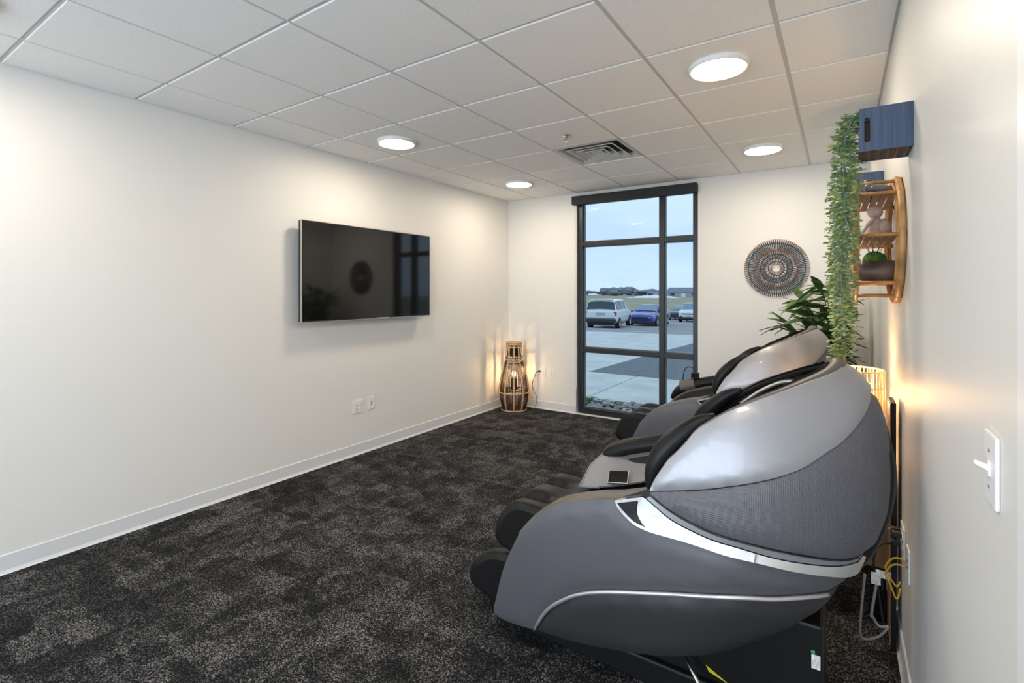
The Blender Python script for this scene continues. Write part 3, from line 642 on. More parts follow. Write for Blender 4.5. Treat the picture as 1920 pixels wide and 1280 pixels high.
TILT = [(to_s(*p), p[1]) for p in [(-.675, .755), (-.621, .772)] + cr(chrome_up, 4)] + [(S1, .64)]
inset_P = poly_sz([[(-.662, .750), (-.588, .774)], [(-.588, .774), (-.585, .745), (-.563, .716), (-.547, .704)], [(-.547, .704), (-.59, .716), (-.635, .735), (-.662, .750)]])
def massage_chair(loc, label):
    t = thing('massage_chair', label, 'massage chair', loc, 0, 'egg-shaped massage chairs along the right wall')
    for nm, P, m, off, st, crown in (('side_panel', panel_P, 'panel', 0, .035, .006), ('lower_panel', under_P, 'panel_dk', -.002, .035, .008), ('chrome_trim', chrome_P, 'chrome', .000, .016, 0), ('lip_trim', lip_P, 'lip', .002, .03, 0),
                                ('hood_band', band_P, 'band', .004, .03, .006), ('hood_shell', shell_P, 'shell', .008, .028, .004)):
        for sd in (-1, 1):
            b = MB(); skin(b, P, off, sd, st, .03, crown, TILT if nm == 'chrome_trim' else None); b.o(nm, m, t, True)
    for sd in (-1, 1):
        b = MB(); skin(b, inset_P, .003, sd, .012, .01, 0, TILT); b.o('dark_inset', 'tvscreen', t, True)
        b = MB(); L = cr([(to_s(*p), p[1]) for p in stripe], 4); r = [.0075 if i > 4 else .002 + .0013 * i for i in range(len(L))]
        b.tube([surf(s_, z, -.002, sd) for s_, z in L], r, 8); b.o('accent_stripe', 'stripe', t, True)
    # black inner hull and underside
    b = MB()
    for sd in (-1, 1): skin(b, hull_P, -.016, sd, .05, 0)
    L = cr(front[::-1][:4][::-1] + bottom[1:], 3)
    b.grid([[surf(to_s(*p), p[1], -.016, sd) for sd in (-1, -.5, 0, .5, 1)] for p in L]); b.o('inner_hull', 'blackpl', t, True)
    # hood lining, rim, inner trims
    b = MB()
    for sd in (-1, 1): skin(b, hood_in_P, -.055, sd, .04, 0)
    b.o('hood_lining', 'leather', t, True)
    L = cr([(to_s(*p), p[1]) for p in shell_top] + [(S1, 1.257)], 4)
    near = [surf(s_, z, -.020, -1) for s_, z in L]; far = [Vector((p.x, -p.y, p.z)) for p in near[-2::-1]]
    ln = len(near); rad = [.008 + .022 * (i / ln) ** 5 for i in range(ln)]; rad = rad + rad[-2::-1]
    b = MB(); b.tube(near + far, rad, 10, flat=.45, up=Vector((0, 0, 1))); b.o('hood_rim', 'taupe', t, True)
    near = [surf(s_, z - .012, -.052, -1) for s_, z in L[8:-6]]
    for sd in (-1, 1):
        b = MB(); b.tube([Vector((p.x, p.y * -sd, p.z)) for p in near], .012, 8); b.o('inner_piping', 'blackpl', t, True)
        q = cr([(-.36, 1.020), (-.29, 1.075), (-.20, 1.125), (-.14, 1.145), (-.105, 1.14)], 5)
        b = MB(); b.tube([surf(to_s(*p), p[1] - .004, -.070, sd) for p in q], .016, 8, flat=.6); b.o('inner_trim', 'silver', t, True)
        q = cr([(-.33, 1.0), (-.27, 1.045), (-.19, 1.09), (-.13, 1.105)], 5)
        b = MB(); b.tube([surf(to_s(*p), p[1] - .02, -.078, sd) for p in q], .020, 8, flat=.6); b.o('speaker', 'blackpl', t, True)
        # shoulder pad along the front edge of the hood
        q = cr([(-.55, .80), (-.545, .86), (-.515, .925), (-.465, .985), (-.405, 1.04), (-.345, 1.075)], 4); nq = len(q)
        b = MB(); b.tube([surf(to_s(p[0] - .012, p[1]), p[1], -.056, sd) for p in q], [.040 * math.sin(PI * (.12 + .8 * i / (nq - 1))) for i in range(nq)], 12); b.o('shoulder_pad', 'leather', t, True)
        # armrest: top cap and padded inner wall
        q = cr([(-1.09, .515), (-1.06, .555), (-1.009, .61), (-.93, .668), (-.855, .701), (-.755, .733), (-.675, .752), (-.58, .782)], 4)
        rows = []
        for p in q:
            o_ = surf(to_s(*p), p[1], -.006, sd); k = min(1., (p[0] + 1.12) / .12)
            rows.append([o_ + Vector((0, -sd * d * k, z)) for d, z in ((0, -.02), (.003, -.002), (.015, .006), (.05, .010), (.095, .008), (.12, .0), (.128, -.02))])
        b = MB(); b.grid(rows); b.o('arm_cap', 'taupe', t, True)
        rows = [[r[-1] + Vector((0, -sd * d, z)) for d, z in ((-.004, .008), (.012, -.01), (.02, -.06), (.02, -.16), (.0, -.26))] for r in rows]
        b = MB(); b.grid(rows); b.o('arm_pad', 'leather', t, True)
        if sd > 0:
            q = cr([(-1.04, .60), (-.99, .66), (-.90, .715), (-.78, .755), (-.66, .785), (-.56, .80)], 4)
            b = MB(); b.tube([(p[0] - CX, .315, p[1]) for p in q], [.05 * min(1, .35 + .12 * i) for i in range(len(q))], 12, flat=.9); b.o('arm_bolster', 'leather', t, True)
    # seat, backrest, pillow
    def cushion(name, prof, hw, m='leather', n=12, bulge=.03):
        L = cr(prof, 4, closed=True); c = Vector((sum(p[0] for p in L) / len(L), sum(p[1] for p in L) / len(L))); rows = []
        for i in range(n + 1):
            u = -1 + 2 * i / n; k = (1 - abs(u) ** 5) ** .5 if abs(u) < 1 else .0; k = max(k, .25)
            rows.append([Vector((c.x + (p[0] - c.x) * k - CX, u * hw, c.y + (p[1] - c.y) * k)) for p in L])
        b = MB(); b.grid(rows, closed=True); nn = len(L); b.add(rows[0], [tuple(range(nn))]); b.add(rows[-1], [tuple(range(nn))[::-1]])
        return b.o(name, m, t, True)
    cushion('seat', [(-1.04, .42), (-1.06, .50), (-.95, .53), (-.6, .48), (-.42, .47), (-.4, .38), (-.8, .34)], .245)
    cushion('backrest', [(-.52, .46), (-.47, .62), (-.36, .84), (-.24, 1.02), (-.12, 1.10), (-.05, 1.06), (-.09, .8), (-.24, .5), (-.4, .4)], .225)
    cushion('pillow', [(-.36, .90), (-.30, 1.02), (-.20, 1.10), (-.15, 1.09), (-.2, .98), (-.29, .88)], .15)
    # leg rest and foot rest: three padded ridges with two troughs
    def ridged(name, prof, hw, depth, axis, yc):
        L = cr(prof, 4, closed=True); N = 44; rows = []; c = Vector(axis); nn = len(L)
        for i in range(N + 1):
            u = -1 + 2 * i / N; y = u * hw; e = max(0., abs(u) - .90) / .10; k = 1 - .22 * e * e
            tr = .5 - .5 * math.cos(2 * PI * min(1, max(0, (abs(u) - .13) / .62)))      # 1 in the trough
            row = []
            for p in L:
                d = Vector(p) - c; g = max(0., min(1., (-d.x * .8 + d.y * .6) / .12))
                q = c + d * k; q = q - d.normalized() * depth * tr * g
                row.append(Vector((q.x - CX, y + yc, q.y)))
            rows.append(row)
        b = MB(); b.grid(rows, closed=True); b.add(rows[0], [tuple(range(nn))]); b.add(rows[-1], [tuple(range(nn))[::-1]])
        return b.o(name, 'leather', t, True)
    ridged('leg_rest', [(-.98, .53), (-1.08, .548), (-1.20, .556), (-1.265, .530), (-1.315, .475), (-1.343, .41), (-1.345, .36), (-1.317, .33), (-1.24, .31), (-1.05, .26), (-.98, .36)], .225, .075, (-1.16, .42), .02)
    ridged('foot_rest', [(-1.20, .29), (-1.30, .295), (-1.37, .280), (-1.43, .248), (-1.475, .202), (-1.496, .149), (-1.485, .10), (-1.42, .075), (-1.30, .062), (-1.18, .10)], .225, .06, (-1.31, .17), .02)
    # base
    b = MB(); b.box(-1.16 - CX, -.045 - CX, -.21, .21, .0, .10, .01); b.box(-1.0 - CX, -.045 - CX, -.195, .195, .10, .42, .01); b.o('base', 'blackpl', t)
    b = MB(); b.tube(cr([(.04 - CX, 0, .60), (.085 - CX, 0, .70), (.112 - CX, 0, .82), (.116 - CX, 0, .93), (.09 - CX, 0, 1.06)], 4), .040, 10, flat=2.2, up=Vector((0, 1, 0))); b.o('back_spine', 'blackpl', t, True)
    b = MB(); b.box(-.078 - CX, -.053 - CX, -.1968, -.1948, .280, .325); q = b.o('rating_label', 'tag', t)
    b = MB(); b.box(-.079 - CX, -.068 - CX, -.1968, -.1948, .328, .338); b.o('green_sticker', 'green', t)
    return t
ch1 = massage_chair((CX, CY, 0), 'large grey egg-shaped massage chair nearest the viewer')
dup(ch1, (CX - .15, CY + 1.87, 0), 'grey egg-shaped massage chair farther back, near the window')
# pouch with tablet lying over the near chair's far arm
def drape(rows_xyz, th=.006):
    b = MB(); rows = [[Vector(p) for p in cr(r, 4)] for r in rows_xyz]
    cols_ = list(zip(*rows)); rows = list(zip(*[cr(c, 4) for c in cols_])); rows = [[Vector(p) for p in r] for r in rows]
    b.grid(rows); b.grid([[p - Vector((0, 0, th)) for p in r][::-1] for r in rows]); return b
pc = thing('remote_pouch', 'grey leather remote pouch draped across the nearer massage chair', 'pouch', (-.88, 2.28, .62))
b = drape([[(-.16, -.10, -.05), (-.15, 0, .02), (-.13, .09, .055)], [(-.06, -.11, -.03), (-.05, 0, .035), (-.04, .10, .07)], [(.06, -.09, .0), (.06, 0, .04), (.07, .10, .075)], [(.19, -.06, .04), (.19, .02, .07), (.19, .10, .09)]]); b.o('flap', 'greyleather', pc, True)
b = MB(); b.tube([(-.165, -.105, -.055), (-.155, 0, .018), (-.13, .095, .055)], .006, 6); b.tube([(-.165, -.105, -.055), (-.06, -.115, -.035)], .006, 6); b.o('piping', 'greyleather', pc, True)
tb = thing('tablet_remote', 'small black tablet remote with silver edge on the grey pouch', 'remote', (-.86, 2.20, .640), .1)
tb.rotation_euler = (math.radians(38), math.radians(-6), math.radians(8))
b = MB(); b.box(-.048, .048, -.034, .034, -.006, .004, .004); b.o('body', 'silver', tb)
box('screen', -.044, .044, -.030, .030, .0042, .005, 'tvscreen', tb)
# remote on the far chair's arm
rm = thing('remote_holder', 'small black remote with a looped cable on the farther massage chair', 'remote', (-1.0, 4.265, .784))
b = MB(); b.box(-.03, .03, -.02, .02, 0, .05, .005); b.o('body', 'blackpl', rm)
b = MB(); b.tube([(-.11, 0, -.083), (-.05, 0, -.062), (.005, 0, -.046)], .0535, 14, caps=False); b.o('strap', 'taupe', rm, True)
box('display', -.022, .022, -.0215, -.0205, .012, .04, 'tvscreen', rm)
b = MB(); b.tube(cr([(0, 0, .05), (-.02, 0, .085), (-.06, 0, .09), (-.09, 0, .05), (-.1, 0, -.05), (-.09, 0, -.12)], 5), .004, 6); b.o('cable', 'cord_blk', rm, True)
b = MB(); b.tube([(-.50 - CX, 1.86 - CY, .22), (-.40 - CX, 1.80 - CY, .12), (-.36 - CX, 1.78 - CY, .01)], .008, 8); b.o('support_bar', 'steel', ch1, True)

# ------------------------------------------------------------------ right wall: crates, vines, rattan shelf and its ornaments
def crate(label, y0):
    t = thing('wall_crate', label, 'crate', (XR_, y0, 2.006 if y0 < 3 else 2.05), 0, 'navy wooden wall crates')
    w_, d_, h_, th = .155, .175, .155, .010           # out from the wall, along the wall, height
    # near end with a long hand hole, far end the same
    for yy in (0, d_ - th):
        O = [(-w_, 0), (-.0008, 0), (-.0008, h_), (-w_, h_)]; H_ = []
        cx_, cz0, cz1, r = -w_ + .024, .040, .112, .0085
        for k in range(9): a = PI + PI * k / 8; H_.append((cx_ + r * math.cos(a), cz0 + r * math.sin(a)))
        for k in range(9): a = PI * k / 8; H_.append((cx_ + r * math.cos(a), cz1 + r * math.sin(a)))
        n, m = 4, len(H_); v2, _, f2, _, _, _ = delaunay_2d_cdt([Vector(p) for p in O + H_], [], [list(range(n)), [n + k for k in range(m)][::-1]], 0, 1e-6)
        tri = [f for f in f2 if not inside(tuple(sum((v2[i] for i in f), Vector((0, 0))) / len(f)), H_)]
        b = MB(); b.add([(p.x, yy, p.y) for p in v2], [tuple(f) for f in tri]); b.add([(p.x, yy + th, p.y) for p in v2], [tuple(f)[::-1] for f in tri])
        for L in (O, H_):
            k = len(L); b.add([(p[0], yy, p[1]) for p in L] + [(p[0], yy + th, p[1]) for p in L], [(i, (i + 1) % k, k + (i + 1) % k, k + i) for i in range(k)])
        b.o('end_board', 'navy', t)
    box('back_board', -.009, -.0008, th, d_ - th, .008, h_, 'navy', t)
    box('front_board', -w_, -w_ + .008, th, d_ - th, .008, h_ * .62, 'navy', t)
    # slotted floor: rails and cross slats
    for k in range(6):
        x = -w_ + .006 + (w_ - .02) * k / 5; box('floor_rail', x - .005, x + .005, th, d_ - th, .001, .008, 'crate_slot', t)
    for k in range(7):
        y = th + (d_ - 2 * th) * (k + .5) / 7; box('floor_slat', -w_ + .01, -.01, y - .004, y + .004, .003, .009, 'crate_slot', t)
    b = MB(); b.box(-w_ + .009, -.010, th + .001, d_ - th - .001, .02, .10); b.o('liner', 'soil', t)
    return t
crate('navy wooden crate high on the right wall, nearer the viewer', 2.195)
crate('navy wooden crate farther along the right wall, above the rattan shelf', 3.60)
vleaf = []
for m_ in ('vine', 'vine2', 'vine3'):
    V = [(0, 0, 0), (.35, .30, .06), (.42, .62, .08), (.22, .93, .02), (0, 1.0, -.03), (-.22, .93, .02), (-.42, .62, .08), (-.35, .30, .06), (0, .5, -.02)]
    me = bpy.data.meshes.new('vine_leaf'); me.from_pydata(V, [], [(0, 1, 8), (1, 2, 8), (2, 3, 8), (3, 4, 8), (4, 5, 8), (5, 6, 8), (6, 7, 8), (7, 0, 8)]); me.materials.append(M[m_]); vleaf.append(me)
def vine(label, loc, strands, n_obj, size, lamp_tint):
    t = thing('trailing_plant', label, 'plant', loc, 0, 'trailing vines in the wall crates')
    L = []
    for (dx, dy, z1, rad, dens) in strands:
        P = cr([(.02, dy * .5, .10), (-.03 + dx * .3, dy, .125), (-.055 + dx, dy, .05)] + [(-.05 + dx + random.uniform(-.012, .012), dy + random.uniform(-.012, .012), z1 * k / 6) for k in range(1, 7)], 5)
        b = MB(); b.tube(P, .0022, 5); b.o('stem', 'vstem', t, True)
        for i in range(len(P) - 1):
            a, c = Vector(P[i]), Vector(P[i + 1]); n = max(2, int((c - a).length * dens))
            for k in range(n):
                p = a.lerp(c, random.random()); an = random.random() * 2 * PI
                rr = rad * random.uniform(.25, 1.)
                if p.x + loc[0] > XR_ - .01 - rr: rr *= .3
                L.append((p + Vector((math.cos(an) * rr, math.sin(an) * rr, random.uniform(-.01, .01))), an, p.z))
    random.shuffle(L)
    st = [MB(), MB(), MB()]
    for i, (p, an, z) in enumerate(L):
        k = random.choices((0, 1, 2), (5, 3.2, 1.2 + lamp_tint))[0]; s_ = size * random.uniform(.7, 1.2)  # lamp glow put into the colour as a larger share of yellow leaves
        q = Matrix.Rotation(an - PI / 2, 4, 'Z') @ Matrix.Rotation(random.uniform(-.7, .5), 4, 'X') @ Matrix.Rotation(random.uniform(-.5, .5), 4, 'Y')
        if i < n_obj: inst(vleaf[k], 'leaf', t, p, q.to_quaternion(), s_)
        else:
            mm = Matrix.Translation(p) @ q @ Matrix.Scale(s_, 4); st[k].add([mm @ v.co for v in vleaf[k].vertices], [tuple(f.vertices) for f in vleaf[k].polygons])
    b = MB()
    for k in range(3): b.cur = k; b.add(st[k].v, st[k].f)
    o = b.o('foliage', ['vine', 'vine2', 'vine3'], t); o['kind'] = 'stuff'
    return t
vine('green vine trailing from the nearer navy crate, top of the hanging garland', (XR_ - .12, 2.28, 2.03), [(-.02, -.05, -.36, .030, 620), (-.028, .0, -.62, .034, 640), (-.012, .05, -.52, .030, 620), (-.03, -.02, -.70, .030, 560)], 300, .021, .2)
vine('green vine trailing from the farther crate down to the table lamp', (XR_ - .12, 3.69, 2.08), [(-.03, -.05, -.98, .045, 600), (-.05, .02, -1.02, .048, 620), (-.01, .03, -.90, .045, 560), (-.06, -.03, -.75, .045, 520)], 300, .027, 2.0)
# rattan shelf
SX, SY, SZ = XR_ - .0135, 2.72, 1.722
rs = thing('rattan_shelf', 'oval rattan wall shelf with three tiers on the right wall', 'shelf', (SX, SY, SZ))
ov = lambda x, k=1.: [(x, .325 * k * math.cos(2 * PI * i / 36), .262 * k * math.sin(2 * PI * i / 36)) for i in range(36)]
MB().tube(ov(-.001), .012, 8, closed=True).o('back_hoop', 'rattan', rs, True)
MB().tube(ov(-.012, .93), .008, 8, closed=True).o('inner_hoop', 'rattan', rs, True)
MB().tube(ov(-.145), .0105, 8, closed=True).o('front_hoop', 'rattan', rs, True)
for z in (.235, .175, .0, -.185, -.238):
    yy = .325 * math.sqrt(max(0, 1 - (z / .262) ** 2)) * .985
    for sd in (-1, 1):
        b = MB(); b.tube([(-.001, sd * yy, z), (-.145, sd * yy, z)], .0075, 8); b.o('cross_rail', 'rattan', rs, True)
        b = MB(); b.tube([(-.001, sd * yy, z - .008), (-.001, sd * yy, z + .012)], .0145, 8); b.o('binding', 'rattan', rs, True)
for z in (.175, .0, -.185):
    yy = .325 * math.sqrt(1 - (z / .262) ** 2) * .95
    sl = empty('shelf_board'); sl.parent = rs; sl.location = (0, 0, z)
    for k in range(5):
        x0 = -.145 + .028 * k; MB().box(x0 + .002, x0 + .025, -yy, yy, -.004, .006, .002).o('slat', 'shelfwood', sl)
def at_shelf(x, y, z): return (SX + x, SY + y, SZ + z)
v_ = thing('stone_ornament', 'dark grey glazed lying ornament on the top tier of the shelf', 'ornament', at_shelf(-.070, -.155, .1815))
b = MB(); b.sphere((0, .0, .022), (.045, .055, .022), 16, 8); b.sphere((-.03, -.02, .030), (.018, .02, .018), 12, 8); b.o('body', 'stone', v_, True)
v_ = thing('small_vase', 'small dark vase standing on the top tier of the shelf', 'vase', at_shelf(-.098, -.06, .1815))
b = MB(); b.lathe([(.020, 0), (.034, .016), (.030, .045), (.014, .062), (.018, .082)], 18); b.o('body', 'stone', v_, True)
b = MB(); b.lathe([(.018, .082), (.013, .083), (.012, .06)], 18, cap=False); b.o('mouth', 'blackpl', v_, True)
# clay figure
v_ = thing('clay_figure', 'pale pink clay figure with a round head, seated on the middle tier', 'figurine', at_shelf(-.072, -.05, .0065))
b = MB(); b.lathe([(.05, 0), (.052, .006), (.043, .03), (.033, .06), (.026, .082), (.014, .093)], 20); b.v = [(p[0] * .95, p[1] * 1.1, p[2]) for p in b.v]; b.o('robe', 'clay', v_, True)
MB().sphere((0, 0, .117), (.028, .028, .029), 18, 11).o('head', 'clay', v_, True)
for sd in (-1, 1):
    b = MB(); b.tube(cr([(-.004, sd * .018, .086), (-.022, sd * .036, .068), (-.038, sd * .042, .042), (-.048, sd * .040, .026)], 4), [.010 - .0004 * i for i in range(13)], 10); b.o('arm', 'clay', v_, True)
b = MB(); b.sphere((.030, -.01, .045), (.024, .045, .042), 12, 8); b.o('cloak', 'clay', v_, True)
# planter
v_ = thing('planter', 'dark brown square ceramic pot on the bottom tier of the shelf', 'plant pot', at_shelf(-.072, -.10, -.1785))
b = MB(); q = [(.050, 0), (.058, .004), (.064, .04), (.062, .086), (.056, .086), (.052, .066)]
rows = [[(r * 1.0 * math.copysign(abs(math.cos(a)) ** .35, math.cos(a)), r * 1.0 * math.copysign(abs(math.sin(a)) ** .35, math.sin(a)), z) for a in [2 * PI * k / 32 for k in range(32)]] for r, z in q]
b.grid(rows, closed=True); b.add(rows[0], [tuple(range(32))[::-1]]); b.o('pot', 'potbrown', v_, True)
b = MB(); b.lathe([(.055, .066), (.0, .07)], 20, cap=False); b.o('soil', 'soil', v_)
v2_ = thing('moss_plant', 'round clump of green moss growing in the dark brown pot', 'plant', at_shelf(-.078, -.10, -.098))
b = MB(); b.sphere((0, 0, .008), (.042, .044, .042), 18, 10); b.sphere((.02, .03, .014), (.026, .028, .03), 12, 8); b.o('clump', 'moss', v2_, True)
for k in range(7):
    a = k * .9; b = MB(); b.tube([(.01 * math.cos(a), .01 * math.sin(a), .03), (.03 * math.cos(a), .03 * math.sin(a), .066 + .006 * (k % 3))], [.0016, .0008], 5); b.o('stalk', 'soil', v2_)

# ------------------------------------------------------------------ sunburst wall disc
sb = thing('sunburst_decoration', 'round sunburst of dark sticks with copper tips on the far wall', 'wall decoration', (-.528, YF, 1.732))
def stick_mesh(L, r):
    b = MB(); b.tube([(0, 0, 0), (L, 0, 0)], r, 6, caps=True); nf = len(b.f); b.cur = 1; b.tube([(L, 0, 0), (L + .009, 0, 0)], r * 1.25, 6); b.tube([(-.007, 0, 0), (0, 0, 0)], r * 1.1, 6)
    me = bpy.data.meshes.new('stick'); me.from_pydata(b.v, [], b.f); me.materials.append(M['stick']); me.materials.append(M['copper']); me.polygons.foreach_set('material_index', b.mi); return me
def ring_sticks(n, r0, r1, yoff, twist, r):
    me = stick_mesh(r1 - r0, r)
    for k in range(n):
        a = 2 * PI * k / n; inst(me, 'stick', sb, (r0 * math.cos(a), yoff, r0 * math.sin(a)), (0, -(a + twist), 0))
ring_sticks(92, .182, .279, -.012, .05, .0042); ring_sticks(54, .100, .176, -.020, -.12, .0040); ring_sticks(20, .044, .092, -.020, .10, .0034)
def zigzag(n, r0, r1, y, m, r=.003):
    P = [((r0 if k % 2 else r1) * math.cos(PI * k / n), y, (r0 if k % 2 else r1) * math.sin(PI * k / n)) for k in range(2 * n)]
    b = MB(); b.tube(P, r, 5, closed=True); b.o('zigzag_ring', m, sb)
zigzag(46, .172, .192, -.024, 'copper'); zigzag(46, .166, .186, -.019, 'stick'); zigzag(27, .092, .102, -.025, 'stick', .0035); zigzag(20, .036, .046, -.024, 'copper', .003)
for r in (.25, .14, .07):
    b = MB(); b.tube([(r * math.cos(2 * PI * k / 48), -.0055, r * math.sin(2 * PI * k / 48)) for k in range(48)], .004, 6, closed=True); b.o('backing_ring', 'stick', sb)

# ------------------------------------------------------------------ floor lantern in the corner
ln = thing('floor_lantern', 'tall lit rattan lantern standing in the far left corner', 'lantern', (-3.462, 5.29, 0))
prof = hermite([(0, .148), (.06, .165), (.18, .188), (.26, .190), (.40, .170), (.55, .135), (.70, .103), (.80, .094), (.86, .092)])
def rod(a, z0, z1, r, flat, name, m, off=0.):
    P = [((prof(z) + off) * math.cos(a), (prof(z) + off) * math.sin(a), z) for z in [z0 + (z1 - z0) * k / 10 for k in range(11)]]
    b = MB()
    if flat: b.tube(P, r, 6, flat=.28, up=Vector((math.cos(a), math.sin(a), 0)))
    else: b.tube(P, r, 5)
    b.o(name, m, ln, True)
for k in range(10): rod(2 * PI * k / 10 + .26, .01, .83, .0125, True, 'slat', 'slat', .005)
for k in range(60):
    if k % 6 == 0: continue
    rod(2 * PI * k / 60 + .26, .012, .62 if k % 2 else .70, .0042, False, 'rod', 'rod')
for z, r, m in ((.012, .010, 'slat'), (.235, .008, 'slat'), (.60, .006, 'rod'), (.665, .006, 'rod'), (.80, .008, 'slat'), (.835, .011, 'slat'), (.855, .011, 'slat')):
    b = MB(); b.tube([((prof(z) + .003) * math.cos(2 * PI * k / 40), (prof(z) + .003) * math.sin(2 * PI * k / 40), z) for k in range(40)], r, 6, closed=True); b.o('ring', m, ln, True)
b = MB(); b.lathe([(.088, .69), (.086, .84)], 28, cap=False); b.o('collar', 'blackpl', ln, True)
b = MB(); b.lathe([(.14, .012), (.14, .022), (.0, .022)], 28, cap=False); b.o('bottom_plate', 'rod', ln)
b = MB(); b.tube([((.155) * math.cos(2 * PI * k / 32), .155 * math.sin(2 * PI * k / 32), .26) for k in range(32)], .006, 6, closed=True); b.tube([(-.155, 0, .26), (.155, 0, .26)], .006, 6); b.tube([(0, -.155, .26), (0, .155, .26)], .006, 6); b.o('inner_stand', 'rod', ln, True)
b = MB(); b.lathe([(.035, .265), (.035, .40), (.022, .405)], 18); b.o('lamp_holder', 'blackpl', ln, True)
b = MB(); b.sphere((0, 0, .455), (.024, .024, .038), 14, 10); b.o('bulb', 'bulb', ln, True)
hd = Vector((.74, -.67, 0)); sdv = Vector((.67, .74, 0))
b = MB(); b.tube(cr([hd * .09 - sdv * .105 + Vector((0, 0, .83)), hd * .12 - sdv * .095 + Vector((0, 0, .72)), hd * .155 - sdv * .05 + Vector((0, 0, .64)), hd * .165 + Vector((0, 0, .62)), hd * .155 + sdv * .05 + Vector((0, 0, .64)), hd * .12 + sdv * .095 + Vector((0, 0, .72)), hd * .09 + sdv * .105 + Vector((0, 0, .83))], 4), .0065, 6); b.o('handle', 'slat', ln, True)
pl = bpy.data.lights.new('lantern_bulb_glow', 'POINT'); pl.energy = 4.5; pl.color = (1, .62, .28); pl.shadow_soft_size = .012
plo = bpy.data.objects.new('bulb_light', pl); COL.objects.link(plo); plo.parent = ln; plo.location = (0, 0, .50)
cdn = thing('lantern_cord', 'thin black cord from the floor lantern to the wall socket', 'cord', (0, 0, 0))
b = MB(); b.tube(cr([(-3.30, 5.36, .02), (-3.27, 5.45, .012), (-3.255, 5.50, .08), (-3.27, 5.515, .16), (-3.33, 5.52, .28), (-3.30, 5.522, .40), (-3.265, 5.524, .47), (-3.24, 5.525, .475)], 5), .0035, 6); b.o('cable', 'cord_blk', cdn, True)
b = MB(); b.box(-3.24, -3.212, 5.512, 5.530, .470, .492, .004); b.o('plug', 'cord_blk', cdn)

# ------------------------------------------------------------------ side table, rope lamp, black board
tb_ = thing('side_table', 'wooden side table between the two massage chairs', 'side table', (.02, 3.03, 0))
for nm, a in (('top', (-.20, .165, -.24, .24, .70, .725)), ('bottom_board', (-.195, .16, -.235, .235, .25, .27)), ('side_board', (-.195, .16, -.235, -.215, .27, .70)), ('side_board', (-.195, .16, .215, .235, .27, .70)), ('back_board', (.145, .16, -.215, .215, .27, .70))): MB().box(*a, .003).o(nm, 'wood', tb_)
d = MB().box(-.198, -.183, -.21, .21, .285, .485, .003).o('drawer', 'wood', tb_); MB().sphere((-.206, 0, .385), .012, 10, 7).o('knob', 'blackpl', d, True)
d = MB().box(-.198, -.183, -.21, .21, .492, .692, .003).o('drawer', 'wood', tb_); MB().sphere((-.206, 0, .59), .012, 10, 7).o('knob', 'blackpl', d, True)
for sx in (-.175, .14):
    for sy in (-.21, .21): b = MB(); b.tube([(sx, sy, .25), (sx, sy, 0)], [.016, .010], 8); b.o('leg', 'blackpl', tb_, True)
lp = thing('table_lamp', 'lit table lamp with a woven paper-rope drum shade', 'lamp', (.058, 3.0, .725))
b = MB(); b.lathe([(.07, 0), (.07, .012), (.022, .02), (.016, .16), (.012, .19)], 20); b.o('base', 'wood', lp, True)
LR, Z_0, Z_1 = .122, .175, .392
for z in (Z_0, (Z_0 + Z_1) / 2 + .03, Z_1):
    b = MB(); b.tube([(LR * math.cos(2 * PI * k / 40), LR * math.sin(2 * PI * k / 40), z) for k in range(40)], .0042, 6, closed=True); b.o('shade_ring', 'rope', lp, True)
sd_ = empty('shade'); sd_.parent = lp
for k in range(96):
    a = 2 * PI * k / 96; a2 = a + random.uniform(-.05, .05); g = random.uniform(.002, .0033)
    b = MB(); b.tube([(LR * math.cos(a), LR * math.sin(a), Z_0), ((LR + .004 * (k % 2)) * math.cos((a + a2) / 2), (LR + .004 * (k % 2)) * math.sin((a + a2) / 2), (Z_0 + Z_1) / 2), (LR * math.cos(a2), LR * math.sin(a2), Z_1)], g, 5); b.o('rope_strand', 'rope', sd_, True)
b = MB(); b.sphere((0, 0, .25), (.026, .026, .036), 14, 9); b.o('bulb', 'bulb', lp, True)
pl2 = bpy.data.lights.new('table_lamp_glow', 'POINT'); pl2.energy = 7; pl2.color = (1, .58, .24); pl2.shadow_soft_size = .03
plo = bpy.data.objects.new('bulb_light', pl2); COL.objects.link(plo); plo.parent = lp; plo.location = (0, 0, .30)
bd = thing('black_board', 'thin black panel standing upright against the right wall by the lamp', 'board', (XR_ - .0265, 2.685, 0))
MB().box(-.009, .009, -.075, .075, 0, 1.035, .002).o('panel', 'blackpl', bd); MB().box(-.0115, -.0092, -.072, .072, .02, 1.03).o('facing', 'copper', bd)

# ------------------------------------------------------------------ plugs and cords behind the near chair
pg = thing('power_cord', 'black plug with a red tag and cord in the right wall socket', 'cord', (0, 0, 0))
for dy, z in ((.02, .535), (-.022, .535), (0.0, .492)): MB().box(XR_ - .040, XR_ - .011, 2.52 + dy - .012, 2.52 + dy + .012, z - .011, z + .011, .004).o('plug', 'cord_blk', pg)
b = MB(); b.tube(cr([(XR_ - .04, 2.50, .492), (XR_ - .08, 2.48, .485), (XR_ - .10, 2.47, .42), (XR_ - .085, 2.47, .30), (XR_ - .06, 2.47, .10), (XR_ - .05, 2.45, .012), (XR_ - .04, 2.30, .006), (XR_ - .035, 2.10, .006)], 5), .0045, 6); b.o('cable', 'cord_blk', pg, True)
b = MB(); b.tube(cr([(XR_ - .04, 2.54, .535), (XR_ - .075, 2.52, .535), (XR_ - .095, 2.52, .515)], 4), .005, 6); b.o('cable', 'cord_gry', pg, True)
MB().box(XR_ - .120, XR_ - .085, 2.468, 2.471, .490, .522).o('tag', 'tag_red', pg)
pg = thing('adapter_cord', 'grey cord with a white label looping to the carpet behind the chair', 'cord', (0, 0, 0))
